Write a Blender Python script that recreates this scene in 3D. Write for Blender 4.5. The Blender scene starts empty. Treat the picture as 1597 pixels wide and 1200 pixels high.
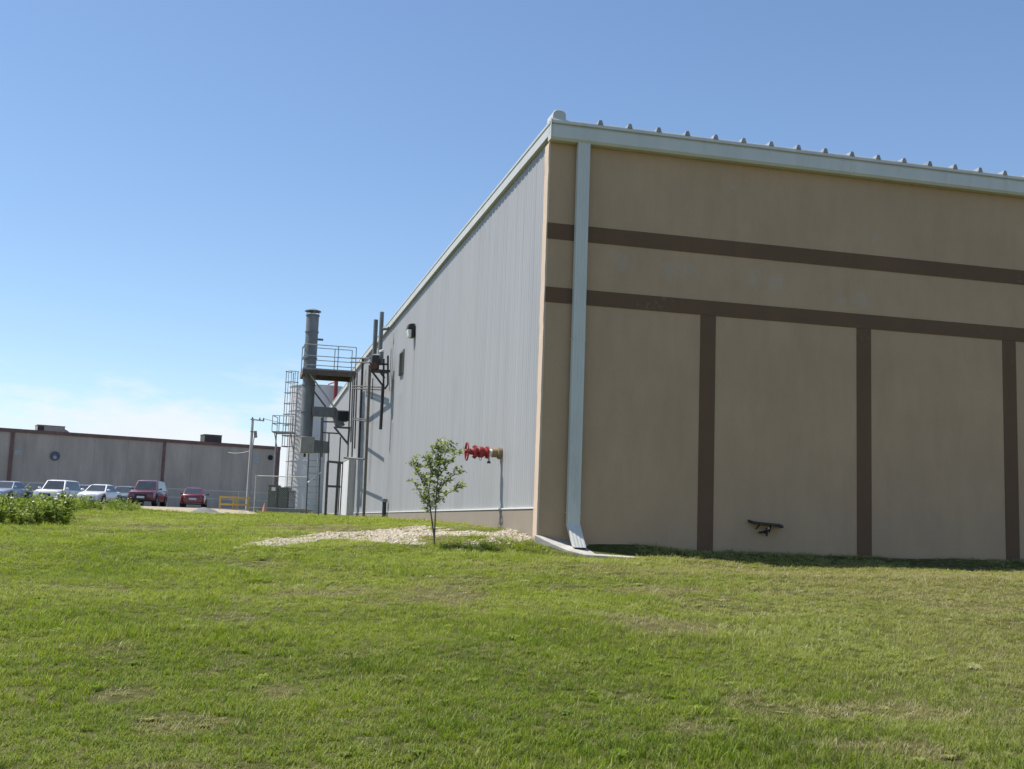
import bpy, bmesh, math, random
import numpy as np
from mathutils import Vector, Matrix, noise as mnoise
random.seed(7); rng = np.random.default_rng(7)
PI = math.pi
scn = bpy.context.scene
COL = scn.collection
E = 1.6                                   # eye height above the lawn where the photographer stands

# ------------------------------------------------------------------ camera
F_PX, PITCH, ROLL, YB = 1777.7, .12438, .035594, .23995
W, H = 1597.0, 1200.0
fwd = Vector((0, math.cos(PITCH), math.sin(PITCH)))
rt0 = Vector((1, 0, 0)); up0 = rt0.cross(fwd)
rt = rt0*math.cos(ROLL) + up0*math.sin(ROLL)
up = -rt0*math.sin(ROLL) + up0*math.cos(ROLL)
cam = bpy.data.cameras.new('camera'); camo = bpy.data.objects.new('camera', cam); COL.objects.link(camo)
cam.sensor_width = 36; cam.lens = F_PX/W*36; cam.clip_start = .05; cam.clip_end = 6000
M = Matrix.Identity(4)
for i in range(3):
    M[i][0] = rt[i]; M[i][1] = up[i]; M[i][2] = -fwd[i]
M[2][3] = E
camo.matrix_world = M
scn.camera = camo
EYE = Vector((0, 0, E))

def ray(px, py):
    d = fwd + rt*((px-W/2)/F_PX) - up*((py-H/2)/F_PX)
    return d
def at(px, py, Y):                        # the point seen at a pixel, Y metres ahead
    d = ray(px, py); return EYE + d*(Y/d.y)

# ------------------------------------------------------------------ frames of the big building
dR = Vector((math.cos(YB), math.sin(YB), 0)); dL = Vector((-math.sin(YB), math.cos(YB), 0))
K = 1.075
CX, CY = .5327*K, 19.993*K
C0 = Vector((CX, CY, E))
def FR(s, o, z): return C0 + dR*s - dL*o + Vector((0, 0, z))      # front wall: along, out, up from eye level
def SD(s, o, z): return C0 + dL*s - dR*o + Vector((0, 0, z))      # side wall: back, out, up
def side_plane(px, py, s):                # pixel on the plane across the side wall at s -> (out, z)
    d = ray(px, py); t = ((C0 + dL*s - EYE).dot(dL))/d.dot(dL); P = EYE + d*t - C0
    return -(P.dot(dR)), P.z
def SP(px, py, s):
    o, z = side_plane(px, py, s); return SD(s, o, z)

# ------------------------------------------------------------------ terrain
PY = np.array([-200, -20, 0, 5, 10, 15, 18.5, 22, 26, 30, 40, 50, 60, 75, 86, 100, 140, 3000.])
PZ = np.array([-4., -2.2, -1.62, -1.42, -1.14, -.84, -.60, -.40, -.24, -.14, 0.0, .13, .27, .47, .58, .66, .7, .7])
def _herm(x):
    m = np.zeros_like(PZ); dd = np.diff(PZ)/np.diff(PY)
    m[0] = dd[0]; m[-1] = 0; m[1:-1] = (dd[:-1]+dd[1:])/2
    i = np.clip(np.searchsorted(PY, x)-1, 0, len(PY)-2); h = PY[i+1]-PY[i]; t = np.clip((x-PY[i])/h, 0, 1)
    return (2*t**3-3*t**2+1)*PZ[i]+(t**3-2*t**2+t)*h*m[i]+(-2*t**3+3*t**2)*PZ[i+1]+(t**3-t**2)*h*m[i+1]
def vnoise(x, y, sc, seed=0):             # smooth value noise, vectorised
    x = np.asarray(x, float)/sc+seed*17.31; y = np.asarray(y, float)/sc+seed*9.77
    xi = np.floor(x); yi = np.floor(y); fx = x-xi; fy = y-yi
    fx = fx*fx*(3-2*fx); fy = fy*fy*(3-2*fy)
    def h(a, b):
        v = np.sin(a*127.1+b*311.7+seed*74.7)*43758.5453
        return v-np.floor(v)
    return (h(xi, yi)*(1-fx)+h(xi+1, yi)*fx)*(1-fy)+(h(xi, yi+1)*(1-fx)+h(xi+1, yi+1)*fx)*fy
def gz(x, y):
    x = np.asarray(x, float); y = np.asarray(y, float)
    z = _herm(y)
    px, py = x-CX, y-CY
    s = px*dL.x+py*dL.y; o = -(px*dR.x+py*dR.y)          # side frame
    A = np.interp(s, [-.9, 0, 1, 5, 15, 30, 52], [0, .20, .27, .24, .12, .05, 0])
    z = z + A*np.exp(-(np.clip(o, 0, None)/2.4)**2)
    fs = -o; fo = -s                                      # front frame
    w = np.clip((fs-1.0)/3.0, 0, 1); w = w*w*(3-2*w)
    near = np.exp(-((fo-2.3)/1.4)**2)*w
    z = z - .10*near
    wall = np.clip(1-np.clip(fo, 0, None)/1.2, 0, 1)*np.clip((fs-1.9)/1.2, 0, 1)*(fo > -1.5)
    tgt = -.36
    z = z*(1-wall)+tgt*wall
    z = z - .075*np.exp(-(((fs-1.0)/1.25)**2+((fo-.7)/1.0)**2))
    rough = np.clip((60-y)/50, 0, 1)
    z = z + rough*((vnoise(x, y, 1.7, 1)-.5)*.07+(vnoise(x, y, .55, 2)-.5)*.03)
    return z + E
def gz1(x, y): return float(gz(np.array([x]), np.array([y]))[0])
def hit(px, py, y0=3., y1=120.):          # where the line of sight meets the ground
    d = ray(px, py); d = d/d.y
    ys = np.arange(y0, y1, .05)
    dz = E+d.z*ys-gz(d.x*ys, ys)
    k = np.where(dz < 0)[0]
    y = ys[k[0]] if len(k) else y1
    return Vector((d.x*y, y, gz1(d.x*y, y)))

# ------------------------------------------------------------------ mesh builder
class MB:
    def __init__(s): s.v = []; s.f = []; s.sm = []
    def add(s, vs, fs, smooth=False):
        b = len(s.v); s.v += [Vector(p) for p in vs]
        for f in fs: s.f.append(tuple(b+i for i in f)); s.sm.append(smooth)
        return s
    def hexa(s, p):                       # 8 points: bottom 4, top 4
        return s.add(p, [(0, 3, 2, 1), (4, 5, 6, 7), (0, 1, 5, 4), (1, 2, 6, 5), (2, 3, 7, 6), (3, 0, 4, 7)])
    def fbox(s, fr, a0, a1, o0, o1, z0, z1):
        return s.hexa([fr(a, o, z) for z in (z0, z1) for a, o in ((a0, o0), (a1, o0), (a1, o1), (a0, o1))])
    def box(s, c, sx, sy, sz, rz=0):
        c = Vector(c); R = Matrix.Rotation(rz, 3, 'Z')
        return s.hexa([c+R @ Vector((x*sx/2, y*sy/2, z*sz/2)) for z in (-1, 1) for x, y in ((-1, -1), (1, -1), (1, 1), (-1, 1))])
    def tube(s, pts, r, n=8, caps=True, smooth=True):
        pts = [Vector(p) for p in pts]; rs = r if isinstance(r, (list, tuple)) else [r]*len(pts)
        t0 = (pts[1]-pts[0]).normalized(); ref = Vector((0, 0, 1)) if abs(t0.z) < .9 else Vector((1, 0, 0))
        u = t0.cross(ref).normalized(); rings = []
        for i, p in enumerate(pts):
            if i == 0: t = pts[1]-pts[0]
            elif i == len(pts)-1: t = pts[i]-pts[i-1]
            else: t = (pts[i+1]-pts[i]).normalized()+(pts[i]-pts[i-1]).normalized()
            t.normalize(); u = (u-t*u.dot(t)).normalized(); w = t.cross(u)
            rings.append([p+(u*math.cos(2*PI*k/n)+w*math.sin(2*PI*k/n))*rs[i] for k in range(n)])
        vs = [q for g in rings for q in g]; fs = []
        for i in range(len(pts)-1):
            for k in range(n):
                a = i*n+k; b = i*n+(k+1) % n; fs.append((a, b, b+n, a+n))
        s.add(vs, fs, smooth)
        if caps:
            s.add(rings[0], [tuple(range(n-1, -1, -1))]); s.add(rings[-1], [tuple(range(n))])
        return s
    def bar(s, a, b, w, h=None):          # square bar
        a = Vector(a); b = Vector(b); t = (b-a).normalized(); h = h or w
        ref = Vector((0, 0, 1)) if abs(t.z) < .9 else dR
        u = t.cross(ref).normalized()*w/2; v = u.cross(t).normalized()*h/2
        return s.hexa([a-u-v, a+u-v, a+u+v, a-u+v, b-u-v, b+u-v, b+u+v, b-u+v])
    def lathe(s, c, prof, n=24, axis=(0, 0, 1), smooth=True):
        c = Vector(c); ax = Vector(axis).normalized(); ref = Vector((1, 0, 0)) if abs(ax.x) < .9 else Vector((0, 1, 0))
        u = ax.cross(ref).normalized(); w = ax.cross(u); vs = []
        for r, h in prof:
            for k in range(n): vs.append(c+ax*h+(u*math.cos(2*PI*k/n)+w*math.sin(2*PI*k/n))*max(r, 1e-4))
        fs = [(i*n+k, i*n+(k+1) % n, (i+1)*n+(k+1) % n, (i+1)*n+k) for i in range(len(prof)-1) for k in range(n)]
        return s.add(vs, fs, smooth)
    def prism(s, poly, fn0, fn1):         # polygon extruded between two mapping functions
        n = len(poly); a = [fn0(*p) for p in poly]; b = [fn1(*p) for p in poly]
        return s.add(a+b, [tuple(range(n-1, -1, -1)), tuple(range(n, 2*n))]+[(i, (i+1) % n, n+(i+1) % n, n+i) for i in range(n)])
    def ball(s, c, r, nu=10, nv=6, sc=(1, 1, 1)):
        c = Vector(c); vs = []; fs = []
        for j in range(nv+1):
            th = PI*j/nv
            for i in range(nu):
                ph = 2*PI*i/nu
                vs.append(c+Vector((r*sc[0]*math.sin(th)*math.cos(ph), r*sc[1]*math.sin(th)*math.sin(ph), r*sc[2]*math.cos(th))))
        for j in range(nv):
            for i in range(nu): fs.append((j*nu+i, j*nu+(i+1) % nu, (j+1)*nu+(i+1) % nu, (j+1)*nu+i))
        return s.add(vs, fs, True)
    def build(s, name, m, parent=None, bevel=0, recalc=True):
        me = bpy.data.meshes.new(name); off = wloc(parent) if parent else Vector((0, 0, 0))
        me.from_pydata([v-off for v in s.v], [], s.f)
        me.polygons.foreach_set('use_smooth', s.sm)
        if recalc:
            bm = bmesh.new(); bm.from_mesh(me); bmesh.ops.remove_doubles(bm, verts=bm.verts, dist=1e-5)
            bmesh.ops.recalc_face_normals(bm, faces=bm.faces); bm.to_mesh(me); bm.free()
        me.set_sharp_from_angle(angle=math.radians(38))
        me.materials.append(m)
        o = bpy.data.objects.new(name, me); COL.objects.link(o)
        if parent: o.parent = parent
        if bevel:
            b = o.modifiers.new('bevel', 'BEVEL'); b.width = bevel; b.segments = 2; b.limit_method = 'ANGLE'
        return o
def wloc(o):
    p = Vector((0, 0, 0))
    while o: p = p+o.location; o = o.parent
    return p
def tag(o, label, cat, group=None, kind=None):
    o['label'] = label; o['category'] = cat
    if group: o['group'] = group
    if kind: o['kind'] = kind
    return o
def thing(name, loc, label, cat, group=None):
    o = bpy.data.objects.new(name, None); COL.objects.link(o); o.location = loc; o.empty_display_size = .3
    return tag(o, label, cat, group)

# ------------------------------------------------------------------ materials
class NT:
    def __init__(s, m): s.t = m.node_tree; s.n = s.t.nodes; s.l = s.t.links
    def node(s, typ, **kw):
        n = s.n.new(typ)
        for k, v in kw.items():
            if k in n.inputs: n.inputs[k].default_value = v
            else: setattr(n, k, v)
        return n
    def link(s, a, b): s.l.new(a, b)
    def pos(s, sc=(1, 1, 1), loc=(0, 0, 0)):
        g = s.node('ShaderNodeNewGeometry'); mp = s.node('ShaderNodeMapping'); s.link(g.outputs['Position'], mp.inputs['Vector'])
        mp.inputs['Scale'].default_value = sc; mp.inputs['Location'].default_value = loc; return mp.outputs[0]
    def noise(s, vec, scale, detail=4, rough=.55):
        n = s.node('ShaderNodeTexNoise'); s.link(vec, n.inputs['Vector'])
        n.inputs['Scale'].default_value = scale; n.inputs['Detail'].default_value = detail; n.inputs['Roughness'].default_value = rough
        return n.outputs['Fac']
    def ramp(s, fac, stops):
        r = s.node('ShaderNodeValToRGB'); s.link(fac, r.inputs[0]); e = r.color_ramp.elements
        while len(e) < len(stops): e.new(.5)
        for k, (p, c) in enumerate(stops):
            e[k].position = p; e[k].color = (*c, 1) if len(c) == 3 else c
        return r.outputs[0]
    def mix(s, fac, a, b, mode='MIX'):
        n = s.node('ShaderNodeMix', data_type='RGBA', blend_type=mode)
        for sock, v in ((n.inputs[0], fac), (n.inputs[6], a), (n.inputs[7], b)):
            if hasattr(v, 'links') or hasattr(v, 'is_linked'): s.link(v, sock)
            elif isinstance(v, (int, float)): sock.default_value = v
            else: sock.default_value = (*v, 1)
        return n.outputs[2]
    def math(s, op, a, b=0., clamp=False):
        n = s.node('ShaderNodeMath', operation=op, use_clamp=clamp)
        for sock, v in ((n.inputs[0], a), (n.inputs[1], b)):
            if isinstance(v, (int, float)): sock.default_value = v
            else: s.link(v, sock)
        return n.outputs[0]
def newmat(name):
    m = bpy.data.materials.new(name); m.use_nodes = True
    n = NT(m); return m, n, n.n['Principled BSDF']
def mat(name, col, rough=.6, metal=0., var=.12, sc=3., vsc=(1, 1, 1), bump=0., bsc=40., dirt=None, dsc=1.2, dth=(.5, .75)):
    m, n, b = newmat(name)
    p = n.pos(vsc); f = n.noise(p, sc, 5)
    lo = tuple(c*(1-var) for c in col); hi = tuple(min(1, c*(1+var)) for c in col)
    c = n.ramp(f, [(.3, lo), (.7, hi)])
    if dirt:
        f2 = n.noise(n.pos(vsc, (3.1, 7.7, 1.3)), dsc, 6, .65)
        c = n.mix(n.ramp(f2, [(dth[0], (0, 0, 0)), (dth[1], (1, 1, 1))]), c, dirt)
    n.link(c, b.inputs['Base Color']); b.inputs['Roughness'].default_value = rough; b.inputs['Metallic'].default_value = metal
    if bump:
        bp = n.node('ShaderNodeBump'); bp.inputs['Strength'].default_value = bump; bp.inputs['Distance'].default_value = .02
        n.link(n.noise(n.pos(), bsc, 6, .6), bp.inputs['Height']); n.link(bp.outputs[0], b.inputs['Normal'])
    return m

# stucco of the front wall: blotches, faint pale repairs, streaks under the gutter
def stucco(name, col, spots=False):
    m, n, b = newmat(name)
    f = n.noise(n.pos(), .7, 5, .6); f2 = n.noise(n.pos((1, 1, .25)), 3.5, 4, .6)
    c = n.ramp(f, [(.3, tuple(k*.93 for k in col)), (.7, tuple(k*1.06 for k in col))])
    c = n.mix(n.ramp(f2, [(.42, (0, 0, 0)), (.78, (.42, .42, .42))]), c, tuple(k*.8 for k in col))
    fine = n.noise(n.pos(), 90, 3, .6)
    c = n.mix(.5, c, n.ramp(fine, [(.3, (.78, .78, .78)), (.7, (1.12, 1.12, 1.12))]), 'MULTIPLY')
    if spots:
        for (s0, z0, r) in ((1.55, 5.22, .20), (2.55, 5.20, .19), (2.95, 5.18, .17), (4.35, 5.15, .17), (4.85, 5.05, .2), (6.75, 4.9, .2), (6.3, 4.85, .13), (3.9, 7.0, .05), (7.1, 6.2, .12)):
            P = FR(s0, 0, z0)
            g = n.node('ShaderNodeNewGeometry'); d = n.node('ShaderNodeVectorMath', operation='DISTANCE')
            n.link(g.outputs['Position'], d.inputs[0]); d.inputs[1].default_value = P
            wob = n.math('ADD', d.outputs['Value'], n.math('MULTIPLY', n.math('SUBTRACT', n.noise(n.pos(), 7, 5, .7), .5), .75))
            k = n.ramp(n.math('DIVIDE', wob, r*2), [(.15, (.26, .26, .26)), (.6, (0, 0, 0))])
            c = n.mix(k, c, (.40, .38, .36))
    n.link(c, b.inputs['Base Color']); b.inputs['Roughness'].default_value = .92
    bp = n.node('ShaderNodeBump'); bp.inputs['Strength'].default_value = .5; bp.inputs['Distance'].default_value = .012
    n.link(n.noise(n.pos(), 38, 8, .7), bp.inputs['Height']); n.link(bp.outputs[0], b.inputs['Normal'])
    return m
def add_chips(m, col):
    n = NT(m); b = n.n['Principled BSDF']; src = b.inputs['Base Color'].links[0].from_socket
    k = n.ramp(n.math('MULTIPLY', n.noise(n.pos(), 11, 4, .65), n.noise(n.pos((1, 1, 1), (4, 2, 9)), .9, 3)), [(.37, (0, 0, 0)), (.42, (.30, .30, .30))])
    n.link(n.mix(k, src, col), b.inputs['Base Color'])
def siding(name, col):
    m, n, b = newmat(name)
    f = n.noise(n.pos((1, 1, .03)), 5, 5, .65); f2 = n.noise(n.pos((1, 1, .12)), 1.1, 6, .6); f3 = n.noise(n.pos(), .25, 3)
    c = n.ramp(f, [(.3, tuple(k*.88 for k in col)), (.65, tuple(k*1.05 for k in col))])
    c = n.mix(n.ramp(f2, [(.52, (0, 0, 0)), (.78, (.45, .45, .45))]), c, tuple(k*.62 for k in col))
    c = n.mix(n.ramp(f3, [(.4, (0, 0, 0)), (.65, (.25, .25, .25))]), c, (col[0]*1.0, col[1]*.98, col[2]*.9))
    # dark runs below the wall fittings: stains, plus painted shadows of valve and pipes
    for (s0, z0, ln, wd, k0) in ((16.4, 6.1, 3.2, .16, .38), (20.75, 3.7, 3.6, .2, .45), (19.2, 4.6, 4.5, .5, .16), (27, 4.6, 4.5, .5, .2), (9, 4.0, 3.4, .3, .10), (3.22, 1.45, 1.3, .09, .14), (24.3, 4.5, 4, .1, .4)):
        g = n.node('ShaderNodeNewGeometry'); P = SD(s0, 0, z0)
        sub = n.node('ShaderNodeVectorMath', operation='SUBTRACT'); n.link(g.outputs['Position'], sub.inputs[0]); sub.inputs[1].default_value = P
        dt = n.node('ShaderNodeVectorMath', operation='DOT_PRODUCT'); n.link(sub.outputs[0], dt.inputs[0]); dt.inputs[1].default_value = dL
        a = n.math('ABSOLUTE', n.math('ADD', dt.outputs['Value'], n.math('MULTIPLY', n.math('SUBTRACT', n.noise(n.pos((1, 1, .4)), 4, 3), .5), wd)))
        sx = n.node('ShaderNodeSeparateXYZ'); n.link(sub.outputs[0], sx.inputs[0])
        k = n.ramp(n.math('DIVIDE', a, wd*2), [(.2, (1, 1, 1)), (.75, (0, 0, 0))])
        vz = n.ramp(n.math('DIVIDE', n.math('MULTIPLY', sx.outputs[2], -1.), ln), [(0, (0, 0, 0)), (.02, (k0,)*3), (1, (0, 0, 0))])
        c = n.mix(n.math('MULTIPLY', k, vz), c, (.16, .14, .12))
    n.link(c, b.inputs['Base Color']); b.inputs['Roughness'].default_value = .5
    return m
def leafmat(name, cols, trans=.35, attr=None, rough=.55):
    m, n, b = newmat(name)
    oi = n.node('ShaderNodeObjectInfo')
    fac = oi.outputs['Random']
    if attr:
        ta = n.node('ShaderNodeAttribute', attribute_type='INSTANCER', attribute_name='tone')
        fac = n.math('ADD', n.math('MULTIPLY', fac, .45), n.math('MULTIPLY', ta.outputs['Fac'], .55))
    c = n.ramp(fac, [(i/(len(cols)-1), k) for i, k in enumerate(cols)])
    if attr:
        a = n.node('ShaderNodeAttribute', attribute_type='INSTANCER', attribute_name='dry')
        dry = n.ramp(oi.outputs['Random'], [(0, attr[0]), (.5, attr[1]), (1, attr[2])])
        c = n.mix(a.outputs['Fac'], c, dry)
    out = n.n['Material Output']; b.inputs['Roughness'].default_value = rough; b.inputs['Specular IOR Level'].default_value = .22
    n.link(c, b.inputs['Base Color'])
    tr = n.node('ShaderNodeBsdfTranslucent'); n.link(n.mix(1., c, (1.15, 1.25, .55), 'MULTIPLY'), tr.inputs['Color'])
    ms = n.node('ShaderNodeMixShader'); ms.inputs[0].default_value = trans
    n.link(b.outputs[0], ms.inputs[1]); n.link(tr.outputs[0], ms.inputs[2]); n.link(ms.outputs[0], out.inputs[0])
    return m
MT = {}
MT['stucco'] = stucco('stucco_tan', (.475, .325, .20), True)
MT['stucco_side'] = stucco('stucco_plinth', (.27, .225, .175))
MT['corner'] = stucco('stucco_corner', (.62, .48, .36))
MT['brown'] = stucco('stucco_brown', (.150, .086, .047))
add_chips(MT['brown'], (.26, .21, .16))
MT['siding'] = siding('metal_siding', (.345, .345, .348))
MT['trim'] = mat('trim_offwhite', (.52, .52, .49), .5, 0, .05, 2, dirt=(.42, .40, .36), dsc=2.2, dth=(.55, .8))
MT['gutter'] = mat('gutter_paint', (.58, .575, .53), .45, 0, .06, 2.5, (1, 1, .3), dirt=(.44, .43, .38), dsc=3, dth=(.55, .85))
MT['galv'] = mat('galvanised', (.30, .305, .31), .5, .25, .2, 6, dirt=(.20, .20, .19), dsc=2.5)
MT['duct'] = mat('duct_galvanised', (.175, .185, .195), .6, .1, .18, 3, (1, 1, .5), dirt=(.12, .118, .11), dsc=2)
MT['steel'] = mat('frame_steel', (.13, .13, .12), .6, .3, .25, 8, dirt=(.16, .10, .06), dsc=4)
MT['steel_lt'] = mat('light_steel', (.42, .42, .40), .5, .3, .15, 6)
MT['dark'] = mat('dark_metal', (.035, .035, .036), .55, .2, .3, 6)
MT['black'] = mat('black_paint', (.012, .012, .012), .6, 0, .3, 6)
MT['concrete'] = mat('concrete', (.42, .40, .36), .9, 0, .15, 3, bump=.4, bsc=30, dirt=(.25, .235, .2), dsc=2)
MT['concrete_dk'] = mat('concrete_grey', (.2, .2, .195), .9, 0, .15, 3, bump=.3, bsc=30)
MT['tank'] = mat('tank_white', (.62, .61, .61), .6, 0, .05, 1.5, (1, 1, .15), dirt=(.50, .48, .46), dsc=1.2)
MT['redpipe'] = mat('red_pipe', (.22, .03, .025), .5, 0, .2, 8)
MT['valve'] = mat('valve_red', (.235, .016, .018), .6, 0, .2, 14)
MT['brass'] = mat('weathered_brass', (.22, .17, .095), .6, .2, .2, 20)
MT['white'] = mat('white_paint', (.7, .7, .68), .5, 0, .05, 6)
MT['olive'] = mat('olive_cabinet', (.072, .080, .055), .5, 0, .12, 5, dirt=(.05, .05, .035))
MT['grey'] = mat('grey_box', (.17, .18, .19), .55, 0, .15, 12)
MT['yellow'] = mat('yellow_paint', (.62, .38, .06), .5, 0, .15, 10, dirt=(.45, .3, .12), dsc=5)
MT['orange'] = mat('orange_plastic', (.55, .27, .15), .7, 0, .15, 9)
MT['farwall'] = mat('grey_brown_panel', (.50, .41, .33), .9, 0, .12, 1.2, (1, 1, .25), dirt=(.38, .31, .25), dsc=.5, dth=(.42, .68))
MT['fartrim'] = mat('rust_red_trim', (.19, .10, .082), .7, 0, .2, 3, dirt=(.13, .07, .058), dsc=1)
MT['rtu'] = mat('rooftop_unit', (.30, .29, .26), .6, .2, .12, 4)
MT['rtu_dk'] = mat('rooftop_unit_dark', (.085, .08, .072), .6, .2, .2, 4)
MT['pole'] = mat('pole_grey', (.42, .41, .39), .8, 0, .15, 5, (1, 1, .1))
MT['bark'] = mat('sapling_bark', (.13, .10, .075), .9, 0, .3, 30)
MT['tyre'] = mat('tyre', (.015, .015, .015), .85, 0, .3, 20)
MT['rim'] = mat('rim', (.4, .4, .4), .35, .8, .1, 10)
MT['plastic'] = mat('black_trim', (.02, .02, .02), .6, 0, .2, 10)
MT['lamp'] = mat('headlight', (.65, .66, .68), .15, 0, .1, 30)
MT['tail'] = mat('tail_light', (.45, .02, .01), .2, 0, .1, 30)
MT['amber'] = mat('amber_light', (.8, .33, .04), .25, 0, .1, 30)
MT['plate'] = mat('number_plate', (.7, .7, .68), .5, 0, .05, 30)
MT['blueface'] = mat('vent_blue_grey', (.10, .12, .17), .5, .2, .15, 9)
MT['pale'] = mat('pale_panel', (.4, .39, .37), .7, 0, .08, 5)
def glassmat(name, col):
    m, n, b = newmat(name)
    n.link(n.ramp(n.noise(n.pos(), 2.5, 2), [(.3, tuple(c*.8 for c in col)), (.7, tuple(c*1.2 for c in col))]), b.inputs['Base Color'])
    b.inputs['Roughness'].default_value = .06; b.inputs['Specular IOR Level'].default_value = .9; return m
MT['glass'] = glassmat('car_glass', (.035, .04, .045))
MT['lens'] = mat('lamp_lens', (.75, .75, .72), .25, 0, .05, 20)
def paint(name, col):
    m, n, b = newmat(name)
    n.link(n.ramp(n.noise(n.pos(), 1.5, 3), [(.3, tuple(c*.92 for c in col)), (.7, col)]), b.inputs['Base Color'])
    b.inputs['Roughness'].default_value = .3; b.inputs['Coat Weight'].default_value = .6; b.inputs['Coat Roughness'].default_value = .08
    return m

# ------------------------------------------------------------------ world and sun
SUN_EL, SUN_DIR = math.radians(62.5), math.radians(-9)       # shadows run right and slightly towards the camera
sh = Vector((math.cos(SUN_DIR), math.sin(SUN_DIR), 0))
to_sun = (-sh*math.cos(SUN_EL)+Vector((0, 0, math.sin(SUN_EL)))).normalized()
L = bpy.data.lights.new('sun', 'SUN'); L.energy = 4.9; L.angle = math.radians(.53); L.color = (1, .955, .88)
lo = bpy.data.objects.new('sun', L); COL.objects.link(lo); lo.rotation_euler = to_sun.to_track_quat('Z', 'Y').to_euler(); lo.location = (0, 0, 60)
wd = bpy.data.worlds.new('World'); scn.world = wd; wd.use_nodes = True
n = NT(wd); bg = n.n['Background']
sky = n.node('ShaderNodeTexSky', sky_type='NISHITA'); sky.sun_disc = False; sky.sun_elevation = SUN_EL
sky.sun_rotation = math.atan2(to_sun.x, to_sun.y); sky.air_density = 1.0; sky.dust_density = .35; sky.ozone_density = 1.8; sky.altitude = 200
tc = n.node('ShaderNodeTexCoord'); sx = n.node('ShaderNodeSeparateXYZ'); n.link(tc.outputs['Generated'], sx.inputs[0])
az = n.math('ARCTAN2', sx.outputs[0], sx.outputs[1])
el = n.math('ARCSINE', sx.outputs[2])
cv = n.node('ShaderNodeCombineXYZ'); n.link(az, cv.inputs[0]); n.link(n.math('MULTIPLY', el, 3.2), cv.inputs[1])
cf = n.noise(cv.outputs[0], 8.5, 8, .6)
low = n.ramp(el, [(0, (.30, .30, .30)), (.07, (.22, .22, .22)), (.15, (-.2+.2, 0, 0)), (1, (0, 0, 0))])
low.node.color_ramp.interpolation = 'EASE'
lowv = n.math('MULTIPLY', low, 1.0)
cl = n.ramp(n.math('ADD', cf, lowv), [(.60, (0, 0, 0)), (.76, (.92, .92, .92))])
cl = n.math('MULTIPLY', cl, n.ramp(el, [(0, (1, 1, 1)), (.085, (1, 1, 1)), (.15, (0, 0, 0)), (1, (0, 0, 0))]))
CLOUD = n.mix(n.noise(cv.outputs[0], 16, 4), (5.5, 6.0, 6.5), (6.4, 6.7, 6.9))
skyc = n.mix(cl, n.mix(1., sky.outputs[0], (.96, 1.02, 1.08), 'MULTIPLY'), CLOUD)
n.link(skyc, bg.inputs['Color']); bg.inputs['Strength'].default_value = .105
vs_ = scn.view_settings; vs_.view_transform = 'Standard'; vs_.look = 'None'; vs_.gamma = 1; vs_.exposure = .5

# ------------------------------------------------------------------ ground sheet
def grid_axis(a): return np.array(a)
xs = np.unique(np.concatenate([np.linspace(-900, -120, 14), np.linspace(-120, -30, 25), np.linspace(-30, 16, 185), np.linspace(16, 60, 23), np.linspace(60, 900, 14)]))
ys = np.unique(np.concatenate([np.linspace(-300, -10, 10), np.linspace(-10, 3, 14), np.linspace(3, 32, 146), np.linspace(32, 64, 65), np.linspace(64, 130, 34), np.linspace(130, 2500, 20)]))
X, Y = np.meshgrid(xs, ys); Z = gz(X, Y)
me = bpy.data.meshes.new('lawn_ground')
nx, ny = len(xs), len(ys)
vv = np.stack([X.ravel(), Y.ravel(), Z.ravel()], 1)
ff = [(j*nx+i, j*nx+i+1, (j+1)*nx+i+1, (j+1)*nx+i) for j in range(ny-1) for i in range(nx-1)]
me.from_pydata(vv.tolist(), [], ff); me.polygons.foreach_set('use_smooth', [True]*len(ff))
m, n, b = newmat('lawn_soil')
f1 = n.noise(n.pos(), .45, 6, .6); f2 = n.noise(n.pos(), 6, 6, .7); f3 = n.noise(n.pos(), 60, 4, .7)
c = n.ramp(f2, [(.3, (.040, .042, .012)), (.5, (.075, .085, .02)), (.72, (.15, .135, .06))])
c = n.mix(n.ramp(f1, [(.45, (0, 0, 0)), (.7, (.35, .35, .35))]), c, (.24, .19, .11))
c = n.mix(.7, c, n.ramp(f3, [(.25, (.5, .5, .5)), (.75, (1.3, 1.3, 1.3))]), 'MULTIPLY')
n.link(c, b.inputs['Base Color']); b.inputs['Roughness'].default_value = 1; b.inputs['Specular IOR Level'].default_value = .1
bp = n.node('ShaderNodeBump'); bp.inputs['Strength'].default_value = .8; bp.inputs['Distance'].default_value = .03
n.link(f3, bp.inputs['Height']); n.link(bp.outputs[0], b.inputs['Normal'])
me.materials.append(m)
go = bpy.data.objects.new('lawn_ground', me); COL.objects.link(go)
tag(go, 'bare soil and thatch of the sloping lawn in front of the buildings', 'ground', kind='structure')

def sheet(name, m, pts, lift, label, cat, n_in=3, kind='structure'):    # a patch of ground cover following the terrain
    me = bpy.data.meshes.new(name); bm = bmesh.new()
    bm.faces.new([bm.verts.new((p.x, p.y, 0)) for p in pts]); bmesh.ops.triangulate(bm, faces=bm.faces)
    for _ in range(n_in): bmesh.ops.subdivide_edges(bm, edges=bm.edges, cuts=1, use_grid_fill=True)
    for v in bm.verts: v.co.z = gz1(v.co.x, v.co.y)+lift
    bmesh.ops.recalc_face_normals(bm, faces=bm.faces)
    if sum(f.normal.z for f in bm.faces) < 0: bmesh.ops.reverse_faces(bm, faces=bm.faces)
    for f in bm.faces: f.smooth = True
    bm.to_mesh(me); bm.free(); me.materials.append(m)
    o = bpy.data.objects.new(name, me); COL.objects.link(o); return tag(o, label, cat, kind=kind)
MT['asphalt'] = mat('asphalt', (.10, .10, .098), .9, 0, .2, 2, bump=.3, bsc=30)
MT['dirt'] = mat('dirt', (.33, .27, .19), 1, 0, .25, 1.5, bump=.5, bsc=12, dirt=(.16, .16, .07), dsc=1.5)
def V2(x, y): return Vector((x, y, 0))
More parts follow.
